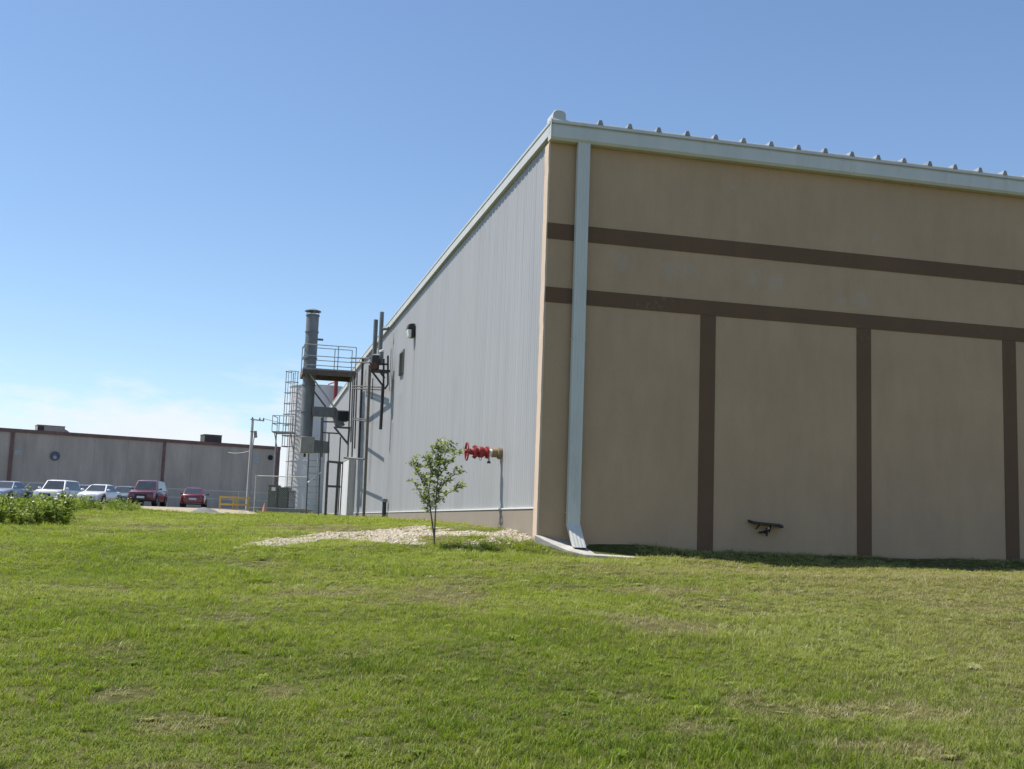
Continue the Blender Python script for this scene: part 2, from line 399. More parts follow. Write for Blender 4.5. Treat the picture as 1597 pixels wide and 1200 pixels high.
sheet('parking_lot', MT['asphalt'], [V2(-80, 60), V2(-50, 66), V2(-22.5, 74.5), V2(-15, 76), V2(-9, 78), V2(-3, 100), V2(20, 128), V2(-90, 88)], .03, 'dark asphalt car park in front of the far building', 'parking lot', 4)
def on(px, Yv): p = at(px, 800, Yv); return Vector((p.x, p.y, gz1(p.x, p.y)))
DT = [on(225, 56), on(258, 50), on(300, 47), on(345, 46), on(385, 47), on(405, 50), on(398, 57), on(396, 66), on(340, 74), on(240, 76), on(190, 74), on(196, 64)]
sheet('dirt_track', MT['dirt'], DT, .035, 'bare tan dirt strip between the lawn and the parked cars', 'dirt', 4)

# ------------------------------------------------------------------ warehouse
ZE = 6.96*K                     # underside of the gutter
FL, SL = 34.0, 50.5             # front and side length
wh = thing('warehouse', FR(0, 0, -.36), 'large tan stucco and white metal warehouse with brown bands on its front', 'building')
T = .28
MB().fbox(FR, 0, FL, -T, 0, -.9, ZE+.02).build('stucco_wall', MT['stucco'], wh)
# stucco return on the side, with a ragged edge strip
mb = MB(); N = 60; prof = []
for i in range(N+1):
    z = -.62+(ZE+.6)*i/N; r = .012*(mnoise.noise(Vector((0, 0, z*3.1)))+.6*mnoise.noise(Vector((5, 0, z*9))))
    prof.append((z, r))
vs = []
for z, r in prof:
    vs += [SD(-.005+r*.3, -.02, z), SD(-.005+r*.3, .018+r*.5, z), SD(T-.0+r, .018+r*.5, z), SD(T+r, -.06, z)]
fs = []
for i in range(N):
    for k in range(3): a = i*4+k; fs.append((a, a+1, a+5, a+4))
mb.add(vs, fs).build('corner_trim', MT['corner'], wh, recalc=False)
TOPS = [(-1, 7.60), (0, 7.60), (10.5, 7.57), (23, 7.46), (34, 7.30), (37.8, 7.22), (37.81, 6.92), (46, 6.62), (52, 6.48)]
def topz(s): return float(np.interp(s, [a for a, _ in TOPS], [z for _, z in TOPS]))
def sweep(mb, ss, prof):                  # profile (out, up from roofline) run along the side
    vs = [SD(s_, o, topz(s_)+z) for s_ in ss for o, z in prof]; k = len(prof); fs = []
    for i in range(len(ss)-1):
        for j in range(k): a = i*k+j; b2 = i*k+(j+1) % k; fs.append((a, b2, b2+k, a+k))
    fs += [tuple(range(k-1, -1, -1)), tuple(range(len(vs)-k, len(vs)))]
    return mb.add(vs, fs)
# body behind the skins
mb = MB(); mb.fbox(SD, T+.01, 37.75, -FL+.1, -.10, -.9, 7.15); mb.build('core', MT['siding'], wh)
MB().fbox(SD, 37.755, SL-.02, -FL+.1, -.10, -.9, 6.45).build('rear_core', MT['siding'], wh)
# ribbed metal siding on the side
pitch = .305; poly = []
s = T+.02
while s < SL:
    poly += [(s, -.05), (s+.085, -.05), (s+.095, -.043), (s+.112, -.043), (s+.122, -.05), (s+.205, -.05), (s+.228, -.036), (s+.272, -.036), (s+.295, -.05)]
    s += pitch
vs = []; fs = []
PZB = .34*K
for a, o in poly: vs += [SD(a, o, PZB+.03), SD(a, o, topz(a)+.01)]
fs = [(2*i, 2*i+2, 2*i+3, 2*i+1) for i in range(len(poly)-1)]
mb = MB(); mb.add(vs, fs); mb.build('metal_siding', MT['siding'], wh, recalc=False)
MB().fbox(SD, T+.02, SL, -.10, -.004, PZB, PZB+.028).build('base_flashing', MT['white'], wh)
MB().fbox(SD, T+.02, SL, -.12, -.02, -.9, PZB).build('plinth', MT['stucco_side'], wh)
# rake trim along the side roof edge
RK = [(-.14, -.01), (.045, -.01), (.045, .19), (.06, .20), (.06, .25), (-.14, .25)]
mb = MB(); sweep(mb, [-.16, 10.5, 23, 34, 37.79], RK); mb.build('rake_trim', MT['trim'], wh)
mb = MB(); sweep(mb, [37.82, 46, SL+.1], RK); mb.build('rake_trim', MT['trim'], wh)
# rounded end cap above the gutter end
mb = MB(); pol = [(-.01, ZE+.40)]+[(.0+.115-.115*math.cos(t*PI/10)+(.03 if t > 5 else 0), ZE+.52+.09*math.sin(t*PI/10)) for t in range(11)]+[(.27, ZE+.40)]
mb.prism(pol, lambda a, z: FR(a, .17, z), lambda a, z: FR(a, -.25, z)); mb.build('rake_end_cap', MT['trim'], wh, bevel=.01)
# gutter
GT = 7.34*K
mb = MB(); gp = [(0.005, ZE), (.16, ZE), (.20, ZE+.05), (.20, ZE+.27), (.165, ZE+.28), (.165, ZE+.315), (.215, ZE+.33), (.215, GT-.03), (.20, GT), (.005, GT)]
mb.prism(gp, lambda o, z: FR(-.03, o, z), lambda o, z: FR(FL+.05, o, z)); gut = mb.build('gutter', MT['gutter'], wh)
for a in (6.4, 12.5, 18.6): MB().fbox(FR, a, a+.035, .03, .2035, ZE+.012, ZE+.26).build('gutter_joint', MT['gutter'], gut)
MB().fbox(FR, -.045, -.031, .005, .222, ZE-.004, GT+.004).build('gutter_end', MT['trim'], gut)
# roof and its standing ribs
mb = MB(); sweep(mb, [-.12, 10.5, 23, 34, 37.78], [(-.15, .05), (-FL, .05), (-FL, .2), (-.15, .2)]); mb.build('roof', MT['galv'], wh)
mb = MB(); sweep(mb, [37.83, 46, SL], [(-.15, .05), (-FL, .05), (-FL, .2), (-.15, .2)]); mb.build('roof', MT['galv'], wh)
for i in range(54):
    a = .955+i*.6085
    mb = MB(); mb.prism([(a-.055, GT-.015), (a+.055, GT-.015), (a+.042, GT+.035), (a+.026, GT+.075), (a-.026, GT+.075), (a-.042, GT+.035)], lambda s_, z: FR(s_, .225, z), lambda s_, z: FR(s_, -8, z-.02))
    mb.build('roof_rib', MT['galv'], wh)
# bands and pilasters
for z0, z1 in ((5.17*K, 5.46*K), (4.01*K, 4.285*K)):
    MB().fbox(FR, .004, FL, -.02, .014, z0, z1).build('trim_band', MT['brown'], wh)
for i in range(10):
    a = (2.985+i*3.205)*K
    MB().fbox(FR, a, a+.325, -.02, .012, -.9, 4.01*K-.004).build('pilaster', MT['brown'], wh)
# downspout: ribbed rectangular pipe with an elbow at the foot
def ds_ring(a, o, z, du=Vector((0, 0, 0))): pass
a0, a1 = .495*K, .728*K; oo0, oo1 = .05, .17
def dprof():
    p = []; wN = a1-a0; nr = 4
    for i in range(nr):
        x0 = a0+wN*i/nr
        p += [(x0+.004, oo1-.006), (x0+.012, oo1), (x0+wN/nr-.012, oo1), (x0+wN/nr-.004, oo1-.006)]
    return [(a0, oo0)]+p+[(a1, oo0)]
dp = dprof()
mb = MB(); mb.prism(dp, lambda a, o: FR(a, o, .075), lambda a, o: FR(a, o, ZE+.005)); dso = mb.build('downspout', MT['gutter'], wh)
mb = MB()
mb.prism(dp, lambda a, o: FR(a-.004 if a < .6 else a+.004, o+.004, .09), lambda a, o: FR(a+.05, o+.27, -.30+(o-oo0)*-.25)); eb = mb.build('elbow', MT['gutter'], dso)
P0 = FR((a0+a1)/2+.085, .36+oo0+.085, -.325)
mb = MB(); mb.fbox(FR, a0+.065, a1+.035, .27+oo0+.015, .27+oo1-.012, -.357, -.325); mb.build('outlet', MT['black'], dso)
for z in (.30, 3.6): MB().fbox(FR, a0-.006, a1+.006, .004, oo1+.006, z, z+.018).build('strap', MT['gutter'], dso)
# louvre low under the rake
lv = MB(); s0, s1, z0, z1 = 18.55, 19.45, 4.84*K, 5.64*K
lv.fbox(SD, s0, s1, -.04, .012, z0, z1); lvo = lv.build('louvre', MT['grey'], wh)
mb = MB()
for k in range(12):
    z = z0+.05+(z1-z0-.08)*k/12; mb.hexa([SD(s0+.05, .012, z), SD(s1-.05, .012, z), SD(s1-.05, .05, z-.03), SD(s0+.05, .05, z-.03), SD(s0+.05, .014, z+.012), SD(s1-.05, .014, z+.012), SD(s1-.05, .055, z-.02), SD(s0+.05, .055, z-.02)])
mb.build('slats', MT['galv'], lvo)

# concrete apron at the corner
mb = MB()
ap = [(-.07, .03, -.12), (.20, .28, -.27), (.44, .52, -.38), (.70, .72, -.445), (1.80, 1.0, -.475), (1.86, .01, -.40)]
mb.prism([(i, 0) for i in range(6)], lambda i, _: FR(ap[i][0], ap[i][1], ap[i][2]-.5), lambda i, _: FR(*ap[i])); apo = mb.build('concrete_apron', MT['concrete'], bevel=.012)
tag(apo, 'sunlit sloping concrete splash pad under the downspout at the warehouse corner', 'pad')

# ------------------------------------------------------------------ fittings on the warehouse
wl = thing('wall_light', SD(16.5, 0, 6.15), 'black wall light with pale lens high on the white metal wall', 'wall light')
mb = MB(); mb.fbox(SD, 16.32, 16.70, -.02, .09, 6.14, 6.60); mb.build('back_box', MT['dark'], wl, bevel=.02)
mb = MB(); mb.hexa([SD(16.31, .07, 6.42), SD(16.71, .07, 6.42), SD(16.71, .22, 6.40), SD(16.31, .22, 6.40), SD(16.31, .07, 6.60), SD(16.71, .07, 6.60), SD(16.71, .19, 6.57), SD(16.31, .19, 6.57)])
mb.build('hood', MT['dark'], wl, bevel=.02)
mb = MB(); mb.hexa([SD(16.34, .08, 6.13), SD(16.68, .08, 6.13), SD(16.68, .16, 6.15), SD(16.34, .16, 6.15), SD(16.34, .08, 6.41), SD(16.68, .08, 6.41), SD(16.68, .225, 6.39), SD(16.34, .225, 6.39)])
mb.build('lens', MT['lens'], wl, bevel=.025)

VS, VZ = 3.35, 1.585
fv = thing('fire_valve', SD(VS, 0, VZ), 'red valve with handwheel sticking out of the white metal wall', 'valve')
ax = -dR
mb = MB(); mb.lathe(SD(VS, 0, VZ), [(.0, -.04), (.135, -.04), (.135, .03), (.10, .05), (.10, .17), (.0, .17)], 16, ax); mb.build('wall_collar', MT['brass'], fv)
mb = MB(); mb.lathe(SD(VS, 0, VZ), [(0, .16), (.075, .16), (.075, .27), (0, .27)], 14, ax); mb.build('neck', MT['white'], fv)
mb = MB(); mb.lathe(SD(VS, 0, VZ), [(0, .25), (.135, .25), (.135, .285), (.09, .29), (.085, .33), (.12, .37), (.125, .45), (.09, .49), (.09, .52), (.15, .525), (.15, .56), (.075, .57), (.06, .68), (.04, .70), (.03, .77), (0, .77)], 18, ax)
for k in range(6):
    t = k*PI/3; mb.tube([SD(VS+math.cos(t)*.115, .24, VZ+math.sin(t)*.115), SD(VS+math.cos(t)*.115, .31, VZ+math.sin(t)*.115)], .014, 6)
    mb.tube([SD(VS+math.cos(t)*.125, .50, VZ+math.sin(t)*.125), SD(VS+math.cos(t)*.125, .59, VZ+math.sin(t)*.125)], .014, 6)
for k in (-1, 1): mb.bar(SD(VS+.05*k, .55, VZ+.03*k), SD(VS+.03*k, .74, VZ+.02*k), .03)
mb.build('valve_body', MT['valve'], fv)
mb = MB(); n_ = 28; pts = [SD(VS+math.cos(2*PI*k/n_)*.19, .72, VZ+math.sin(2*PI*k/n_)*.19) for k in range(n_+1)]
mb.tube(pts, .017, 8, False)
for k in range(5):
    t = 2*PI*k/5+.3; mb.tube([SD(VS, .73, VZ), SD(VS+math.cos(t)*.19, .72, VZ+math.sin(t)*.19)], .013, 6)
mb.build('handwheel', MT['valve'], fv)
mb = MB(); mb.tube([SD(VS, .45, VZ-.11), SD(VS, .43, VZ-.17), SD(VS, .40, VZ-.18), SD(VS, .385, VZ-.12)], .009, 6, False); mb.build('drip_loop', MT['steel_lt'], fv)
mb = MB(); mb.tube([SD(VS, .23, VZ-.06), SD(VS, .225, VZ-.2)], .022, 8); mb.build('drain', MT['steel_lt'], fv)
mb = MB(); mb.tube([SD(VS, .225, VZ-.19), SD(VS, .225, VZ-.235)], .04, 10); mb.build('drain_cap', MT['dark'], fv)

# bracket with tap on the front wall
bz = .215*K
wb = thing('wall_bracket', FR(4.6, 0, bz-.1), 'small black bracket with a tap low on the tan front wall', 'bracket')
mb = MB(); ctop = []
pts = [(4.27, .02, bz+.055), (4.31, .12, bz+.03), (4.45, .20, bz+.012), (4.7, .20, bz), (4.85, .19, bz-.005), (4.93, .17, bz-.03), (4.97, .13, bz-.045)]
vs = []; fs = []
for a, o, z in pts: vs += [FR(a, 0.0, z-.015), FR(a, o, z-.015), FR(a, o, z+.025), FR(a, 0.0, z+.025)]
for i in range(len(pts)-1):
    for k in range(4): q = i*4+k; r_ = i*4+(k+1) % 4; fs.append((q, r_, r_+4, q+4))
fs += [(3, 2, 1, 0), tuple(len(vs)-4+k for k in range(4))]
mb.add(vs, fs); mb.build('shelf', MT['dark'], wb)
MB().bar(FR(4.68, .16, bz-.01), FR(4.72, .02, bz-.14), .03).build('stay', MT['dark'], wb)
MB().bar(FR(4.45, .14, bz-.01), FR(4.44, .015, bz-.1), .02).build('stay', MT['dark'], wb)
mb = MB(); mb.tube([FR(4.62, -.01, bz-.15), FR(4.62, .10, bz-.15), FR(4.60, .15, bz-.18), FR(4.60, .155, bz-.23)], .024, 10); mb.ball(FR(4.62, .09, bz-.15), .045); mb.tube([FR(4.62, .09, bz-.12), FR(4.62, .09, bz-.075)], .01, 6); mb.tube([FR(4.48, .06, bz-.165), FR(4.56, .08, bz-.155)], .018, 8)
mb.build('tap', MT['black'], wb)
mb = MB(); mb.ball(FR(4.655, .135, bz-.075), .016); mb.build('handle', MT['white'], wb)

# stub pipes at the foot of the side wall
st = thing('stub_pipe', SD(20.9, .08, gz1(*SD(20.9, .08, 0).xy)-E), 'short dark standpipe at the foot of the white metal wall', 'pipe')
mb = MB(); p = SD(20.9, .10, 0); g = gz1(p.x, p.y); mb.tube([Vector((p.x, p.y, g-.1)), Vector((p.x, p.y, g+.62))], .075, 10); mb.build('riser', MT['dark'], st)
mb = MB(); mb.tube([Vector((p.x, p.y, g+.62)), Vector((p.x, p.y, g+.74))], .11, 10); mb.build('pipe_cap', MT['grey'], st)

# ------------------------------------------------------------------ exhaust stack, platform and fans beside the side wall
S0 = 31.5
def tubes(name, m, parent, segs, r, s=S0, n=8):
    mb = MB()
    for (ax_, ay, bx, by) in segs: mb.tube([SP(ax_, ay, s), SP(bx, by, s)], r, n)
    return mb.build(name, m, parent)
def gpt(px, s):      # ground point under a pixel column in plane s
    o, z = side_plane(px, 806, s); q = SD(s, o, 0); return Vector((q.x, q.y, gz1(q.x, q.y)))
so, sz_top = side_plane(488, 491, S0); _, sz_bot = side_plane(476, 684, S0)
stk = thing('exhaust_stack', gpt(474, S0), 'tall round galvanised exhaust stack with a flat rain cap beside the white wall', 'exhaust stack')
R0 = .285
prof = [(R0, sz_bot)]
z = sz_bot
while z < sz_top-.3:
    z += 1.22
    zz = min(z, sz_top-.05); prof += [(R0, zz-.03), (R0+.03, zz-.025), (R0+.03, zz+.025), (R0, zz+.03)]
prof += [(R0, sz_top), (R0-.02, sz_top), (R0-.02, sz_top-.6), (0, sz_top-.6)]
mb = MB(); mb.lathe(SD(S0, so, 0), prof, 28); mb.build('stack_pipe', MT['duct'], stk)
mb = MB(); mb.lathe(SD(S0, so, sz_top), [(0, .13), (.37, .13), (.37, .165), (.1, .27), (0, .29)], 24); cap = mb.build('rain_cap', MT['duct'], stk)
for k in range(4):
    t = k*PI/2+.4; q = Vector((math.cos(t)*(R0-.01), math.sin(t)*(R0-.01), 0)); MB().bar(SD(S0, so, sz_top-.1)+q, SD(S0, so, sz_top+.14)+q, .03).build('cap_stay', MT['galv'], cap)
mb = MB(); q = SP(500, 530, S0); mb.tube([q+dR*(-.15), q+dR*.12], .05, 8); mb.build('sample_port', MT['duct'], stk)
# plenum box under the stack with its side outlet
o0, z0 = side_plane(467.5, 706, S0); o1, z1 = side_plane(490, 683, S0)
mb = MB(); mb.fbox(SD, S0-.42, S0+.42, o1, o0, z0, z1); mb.build('plenum_box', MT['rtu'], stk, bevel=.012)
o2, z2 = side_plane(513, 707, S0); o3, z3 = side_plane(513, 690, S0)
mb = MB(); mb.hexa([SD(S0-.36, o1+.0, z0+.02), SD(S0+.36, o1, z0+.02), SD(S0+.30, o2, z2), SD(S0-.30, o2, z2), SD(S0-.36, o1, z1-.12), SD(S0+.36, o1, z1-.12), SD(S0+.30, o3, z3), SD(S0-.30, o3, z3)])
mb.build('outlet_duct', MT['duct'], stk)
mb = MB(); q = SP(475, 711, S0); mb.tube([q+Vector((0, 0, .1)), q-Vector((0, 0, .06))], .05, 8); mb.build('drain', MT['dark'], stk)
# side branch from stack to the fan
mb = MB(); mb.fbox(SD, S0-.3, S0+.3, side_plane(524, 642, S0)[0], so-.2, side_plane(505, 650, S0)[1], side_plane(505, 636, S0)[1])
mb.build('branch_duct', MT['duct'], stk, bevel=.01)
P = [SP(521, 637, S0), SP(528, 642, S0), SP(537, 664, S0), SP(524, 666, S0), SP(519, 650, S0)]
mb = MB(); nP = len(P)
mb.add([p-dL*.3 for p in P]+[p+dL*.3 for p in P], [tuple(range(nP)), tuple(range(2*nP-1, nP-1, -1))]+[(i, (i+1) % nP, nP+(i+1) % nP, nP+i) for i in range(nP)])
mb.build('transition_duct', MT['duct'], stk)
mb = MB(); oA, zA = side_plane(527, 656, S0-.3); oB, zB = side_plane(544, 643, S0-.3)
mb.fbox(SD, S0-.45, S0+.4, oB, oA, zA, zB); fh = mb.build('fan_housing', MT['black'], stk, bevel=.02)
mb = MB(); mb.fbox(SD, S0-.5, S0+.45, oB-.03, oA+.05, zB+.004, zB+.045); mb.build('fan_lid', MT['steel_lt'], fh)

pf = thing('access_platform', gpt(505, S0), 'steel access platform with railings, ladder and braces joining the stack to the wall', 'platform')
oL, zD = side_plane(472, 579, S0-.9); oR, _ = side_plane(555, 590, S0-.9)
zD = side_plane(515, 576, S0-.9)[1]
mb = MB(); mb.fbox(SD, S0-.9, S0-.42, oR, oL, zD-.07, zD); mb.fbox(SD, S0+.42, S0+1.0, oR, oL, zD-.07, zD); mb.fbox(SD, S0-.415, S0+.415, oR, so-R0-.05, zD-.07, zD)
mb.build('deck', MT['galv'], pf)
mb = MB()
for s_ in (S0-.9, S0+1.0): mb.fbox(SD, s_-.045, s_+.045, oR, oL, zD-.30, zD-.075)
mb.fbox(SD, S0-.85, S0+.95, oL-.09, oL, zD-.30, zD-.075); mb.fbox(SD, S0-.85, S0+.95, oR, oR+.09, zD-.30, zD-.075)
mb.build('beams', mat('rusty_beam', (.14, .11, .085), .75, .2, .25, 5, dirt=(.18, .09, .05), dsc=3), pf)
def rail(name, s_, oa, ob, zt, hs, posts):
    mb = MB()
    for h in hs: mb.tube([SD(s_, oa, zt+h), SD(s_, ob, zt+h)], .022, 6)
    for o_ in posts: mb.tube([SD(s_, o_, zt), SD(s_, o_, zt+max(hs))], .022, 6)
    return mb.build(name, MT['galv'], pf)
oM = so-R0-.05
rail('railing', S0-.86, oR+.04, oL-.04, zD, (.14, .56, 1.07), (oR+.04, oL-.04, (oR+oM)/2))
rail('railing', S0+.96, oR+.04, oL-.04, zD, (.14, .62, 1.2), (oR+.04, oL-.04, (oR+oM)/2))
mb = MB()
for h in (.56, 1.07): mb.tube([SD(S0-.86, oL-.04, zD+h), SD(S0+.96, oL-.04, zD+h)], .022, 6)
mb.build('railing', MT['galv'], pf)
tubes('brace', MT['steel_lt'], pf, [(479, 578, 521, 635)], .035, S0-.5)
tubes('brace', MT['steel'], pf, [(487, 607, 508, 635)], .04, S0-.45)
tubes('brace', MT['steel_lt'], pf, [(541, 605, 521, 635)], .03, S0-.5)
for px_t, py_t, px_b in ((547, 586, 540), (553.5, 586, 546)):
    mb = MB(); a = SP(px_t, py_t, S0-.8); b_ = SP(px_t-4.6, 713, S0-.8); mb.bar(a, b_, .06); mb.build('leg', MT['steel'], pf)
mb = MB(); a = SP(557, 582, S0+.9); mb.bar(a, SP(553, 700, S0+.9), .06); mb.build('leg', MT['steel'], pf)
# ladder below the plenum
lr = MB(); 
for pt, pb in ((481.5, 477), (501.5, 496.5)):
    g = gpt(pb, S0-.55); a = SP(pt, 708 if pt < 490 else 652, S0-.55); lr.bar(a, Vector((g.x, g.y, g.z-.05)), .055)
lad = lr.build('ladder', MT['steel'], pf)
mb = MB()
for k in range(9):
    y_ = 718+k*10.0; f_ = (y_-708)/98
    mb.tube([SP(481.5-4.5*f_, y_, S0-.55), SP(501.5-5*f_, y_+.8, S0-.55)], .014, 6)
mb.build('rungs', MT['galv'], lad)
mb = MB(); mb.tube([SP(496.3, 707, S0-.7), SP(491, 803, S0-.7)], .03, 6); mb.build('conduit', MT['steel_lt'], pf)
tubes('brace', MT['white'], pf, [(480, 753, 502, 736)], .035, S0-.6)

sf = thing('support_frame', gpt(518, S0), 'dark square steel support frame standing under the exhaust fan', 'frame')
for pt, pb, s_ in ((511.5, 507.3, S0-.4), (528.5, 523.3, S0-.4), (534.8, 530.0, S0-.9), (531.5, 527.0, S0+.4)):
    g = gpt(pb, s_); mb = MB(); mb.bar(SP(pt, 720, s_), Vector((g.x, g.y, g.z-.05)), .11 if pt < 530 else .05); mb.build('leg', MT['steel'], sf)
for (xa, ya, xb, yb_) in ((511, 720, 535, 722.5), (510, 758.5, 531, 759.5)): MB().bar(SP(xa, ya, S0-.41), SP(xb, yb_, S0-.41), .10).build('crossbar', MT['steel'], sf)
mb = MB()
for seg in ((503.8, 650, 502, 713), (513.3, 676, 511.6, 720), (531, 682, 529, 720), (503, 675, 530, 676.5), (504, 658, 522, 658.5)): mb.bar(SP(seg[0], seg[1], S0-.3), SP(seg[2], seg[3], S0-.3), .06)
mb.build('upper_frame', MT['steel'], sf)
for d_ in (-.45, .35):
    mb = MB()
    for seg in ((521, 666, 543, 693), (524, 666.5, 546, 668), (545, 666, 542.5, 694)): mb.bar(SP(seg[0], seg[1], S0+d_), SP(seg[2], seg[3], S0+d_), .085)
    mb.build('fan_bracket', MT['steel'], sf)

cl_ = thing('clad_chase', gpt(545, 32.6), 'slim white ribbed metal duct cover against the side wall below the pipes', 'enclosure')
CHS = 32.6; oa = .27; zt = side_plane(552, 716, CHS)[1]
mb = MB(); prof2 = []
def ribs(a, b, nrm, flip): pass
mb.fbox(SD, CHS, 37, -.06, oa, -.6, zt); mb.build('cladding', MT['tank'], cl_)
mb = MB(); mb.fbox(SD, CHS-.02, 37.04, -.04, oa+.02, zt+.003, zt+.03); mb.build('lid', MT['trim'], cl_)
mb = MB(); mb.fbox(SD, CHS-.015, CHS+.08, oa-.055, oa+.014, -.55, zt-.003); mb.build('corner_flashing', MT['trim'], cl_)
for k in range(2): a_ = .05+k*.09; MB().fbox(SD, CHS-.028, CHS-.002, a_, a_+.04, -.2, zt-.02).build('rib', MT['tank'], cl_)

pr = thing('pipe_rack', SD(29, .5, -.1), 'bundle of thin grey pipes running up and along the white wall beside the platform', 'pipes')
mb = MB()
for seg in ((550.5, 588, 547, 690),): mb.tube([SP(seg[0], seg[1], 29.9), SP(seg[2], seg[3], 29.9)], .035, 6)
mb.build('riser', MT['steel'], pr)
mb = MB(); mb.tube([SP(566, 558, 27.2), SP(559.5, 714, 27.2)], .05, 8); mb.build('riser', MT['dark'], pr)
mb = MB()
for y0, y1 in ((602.5, 604), (606.5, 608)): mb.tube([SP(550, y0, 29), SP(598, y1, 21.6)], .035, 6)
for y0, y1 in ((558.5, 559.5), (565, 566)): mb.tube([SP(547, y0, 30.3), SP(577, y1, 22.4)], .035, 6)
mb.tube([SP(537, 714.5, 31.5), SP(568, 716.5, 23)], .04, 6)
mb.tube([SP(551, 655, 29), SP(571, 657, 23)], .03, 6); mb.tube([SP(551, 652.5, 29), SP(571, 654.5, 23)], .025, 6)
mb.build('cross_pipe', MT['steel'], pr)

S1 = 21.4
fu = thing('wall_fan', SD(S1, .4, 5.0), 'dark wall mounted fan on a braced bracket carrying two vent pipes', 'fan')
og = side_plane(567, 809, S1)[0]; q = SD(S1, og, 0); 
mb = MB(); mb.bar(SP(577, 570, S1), Vector((q.x, q.y, gz1(q.x, q.y)-.1)), .10); mb.build('post', mat('weathered_post', (.17, .155, .13), .7, .2, .2, 6), fu)
mb = MB(); oa, za = side_plane(577, 577, S1); ob, zb = side_plane(596, 552, S1)
mb.fbox(SD, S1-.3, S1+.3, ob+.12, oa-.02, za, zb-.1); mb.build('motor_housing', MT['dark'], fu, bevel=.03)
mb = MB(); mb.lathe(SP(595, 549, S1), [(0, -.5), (.085, -.5), (.085, 0), (0, 0)], 14); mo = mb.build('motor', MT['grey'], fu)
mb = MB(); mb.lathe(SP(595.4, 549.5, S1), [(0, .0), (.10, .0), (.09, .07), (0, .1)], 14); mb.build('motor_cap', MT['white'], mo)
mb = MB(); c_ = SP(583, 571, S1-.32); mb.lathe(c_, [(0, -.02), (.13, -.02), (.13, .05), (.05, .06), (0, .06)], 16, -dL); mb.build('pulley', mat('rust', (.12, .05, .03), .8, 0, .3, 10), fu)
mb = MB()
for d_ in (-.3, .3):
    for seg in ((577, 568, 605, 568.5), (579, 578, 598, 603), (590, 577, 600, 590), (605, 555, 605, 600), (598.5, 560, 598, 607), (605, 600, 600, 607)): mb.bar(SP(seg[0], seg[1], S1+d_), SP(seg[2], seg[3], S1+d_), .065)
mb.fbox(SD, S1-.33, S1+.33, ob-.3, oa, za-.06, za-.003)
mb.build('bracket', MT['dark'], fu)
mb = MB(); mb.tube([SP(597.5, 600, S1), SP(593.5, 670, S1)], .06, 8); mb.build('drop_pipe', MT['dark'], fu)
mb = MB(); mb.tube([SP(586.3, 499, S1+1.0), SP(584, 552, S1+1.0)], .085, 12); mb.build('vent_pipe', MT['duct'], fu)
mb = MB(); mb.tube([SP(595.8, 487, S1+.5), SP(592.5, 552, S1+.5)], .08, 12); vp = mb.build('vent_pipe', MT['duct'], fu)
mb = MB(); mb.tube([SP(595, 513, S1+.5), SP(606, 512.5, S1+.3)], .07, 10); mb.build('branch_pipe', MT['duct'], vp)
mb = MB(); mb.tube([SP(581.5, 590, S1), SP(580, 623, S1)], .018, 6); mb.build('chain', MT['dark'], fu)

# ------------------------------------------------------------------ tank behind the building end
TY = 76.0; tb = at(499, 806, TY); TR = 2.12; tg = gz1(tb.x, tb.y)
ttop = at(470, 605, TY).z; tc_ = Vector((tb.x, tb.y, 0))
tk = thing('storage_tank', Vector((tb.x, tb.y, tg)), 'tall white cylindrical storage tank with caged ladder behind the exhaust stack', 'tank')
# lean of the picture means the axis is found at mid height
mid = at(497.5, 700, TY); tc_ = Vector((mid.x, mid.y, 0))
prof = [(0, tg-.1), (TR, tg-.1)]
for k in range(1, 5):
    zz = tg+(ttop-tg)*k/5; prof += [(TR, zz-.02), (TR+.025, zz-.015), (TR+.025, zz+.015), (TR, zz+.02)]
prof += [(TR, ttop-.06), (TR+.04, ttop-.05), (TR+.04, ttop), (TR*.6, ttop+.10), (.3, ttop+.16), (0, ttop+.16)]
mb = MB(); mb.lathe(tc_, prof, 48); mb.build('tank_shell', MT['tank'], tk)
mb = MB(); q = Vector(at(525.5, 592, TY-TR+.1)); q2 = at(522.5, 640, TY-TR-.12); qq = Vector((q.x, q2.y-.02, 0))
mb.tube([Vector((qq.x, qq.y, at(525, 591, TY-2.2).z)), Vector((qq.x, qq.y, at(523, 640, TY-2.2).z))], .13, 10); rp = mb.build('fill_pipe', MT['redpipe'], tk)
mb = MB(); zt_ = at(525, 593, TY-2.2).z; mb.tube([Vector((qq.x, qq.y, zt_)), Vector((qq.x, qq.y, zt_+.22))], .18, 10); mb.build('flange', MT['redpipe'], rp)
mb = MB(); mb.tube([Vector((qq.x-.1, qq.y, zt_-.15)), Vector((qq.x-.5, qq.y+.3, zt_-.25)), Vector((qq.x-.95, qq.y+.9, zt_-.55)), Vector((qq.x-1.2, qq.y+1.0, zt_-.9))], .05, 8); mb.build('hose', mat('pink_hose', (.45, .22, .2), .6), rp)
# caged ladder on the left front of the tank
la = math.radians(229); lc = tc_+Vector((math.cos(la)*(TR+.18), math.sin(la)*(TR+.18), 0)); rad = Vector((math.cos(la), math.sin(la), 0)); tan_ = Vector((-rad.y, rad.x, 0))
ctop = at(457, 586, TY).z
mb = MB()
for k in (-.23, .23): mb.tube([lc+tan_*k+Vector((0, 0, tg)), lc+tan_*k+Vector((0, 0, ctop))], .03, 6)
lad2 = mb.build('ladder', MT['galv'], tk)
mb = MB(); z = tg+.3
while z < ctop-.1: mb.tube([lc-tan_*.23+Vector((0, 0, z)), lc+tan_*.23+Vector((0, 0, z))], .013, 5); z += .3
mb.build('rungs', MT['galv'], lad2)
mb = MB(); z0c = at(450, 700, TY).z
def hoop(z, r=.37): return [lc+rad*.02+tan_*(r*math.cos(PI*k/8))+rad*(.75*math.sin(PI*k/8))+Vector((0, 0, z)) for k in range(9)]
z = z0c
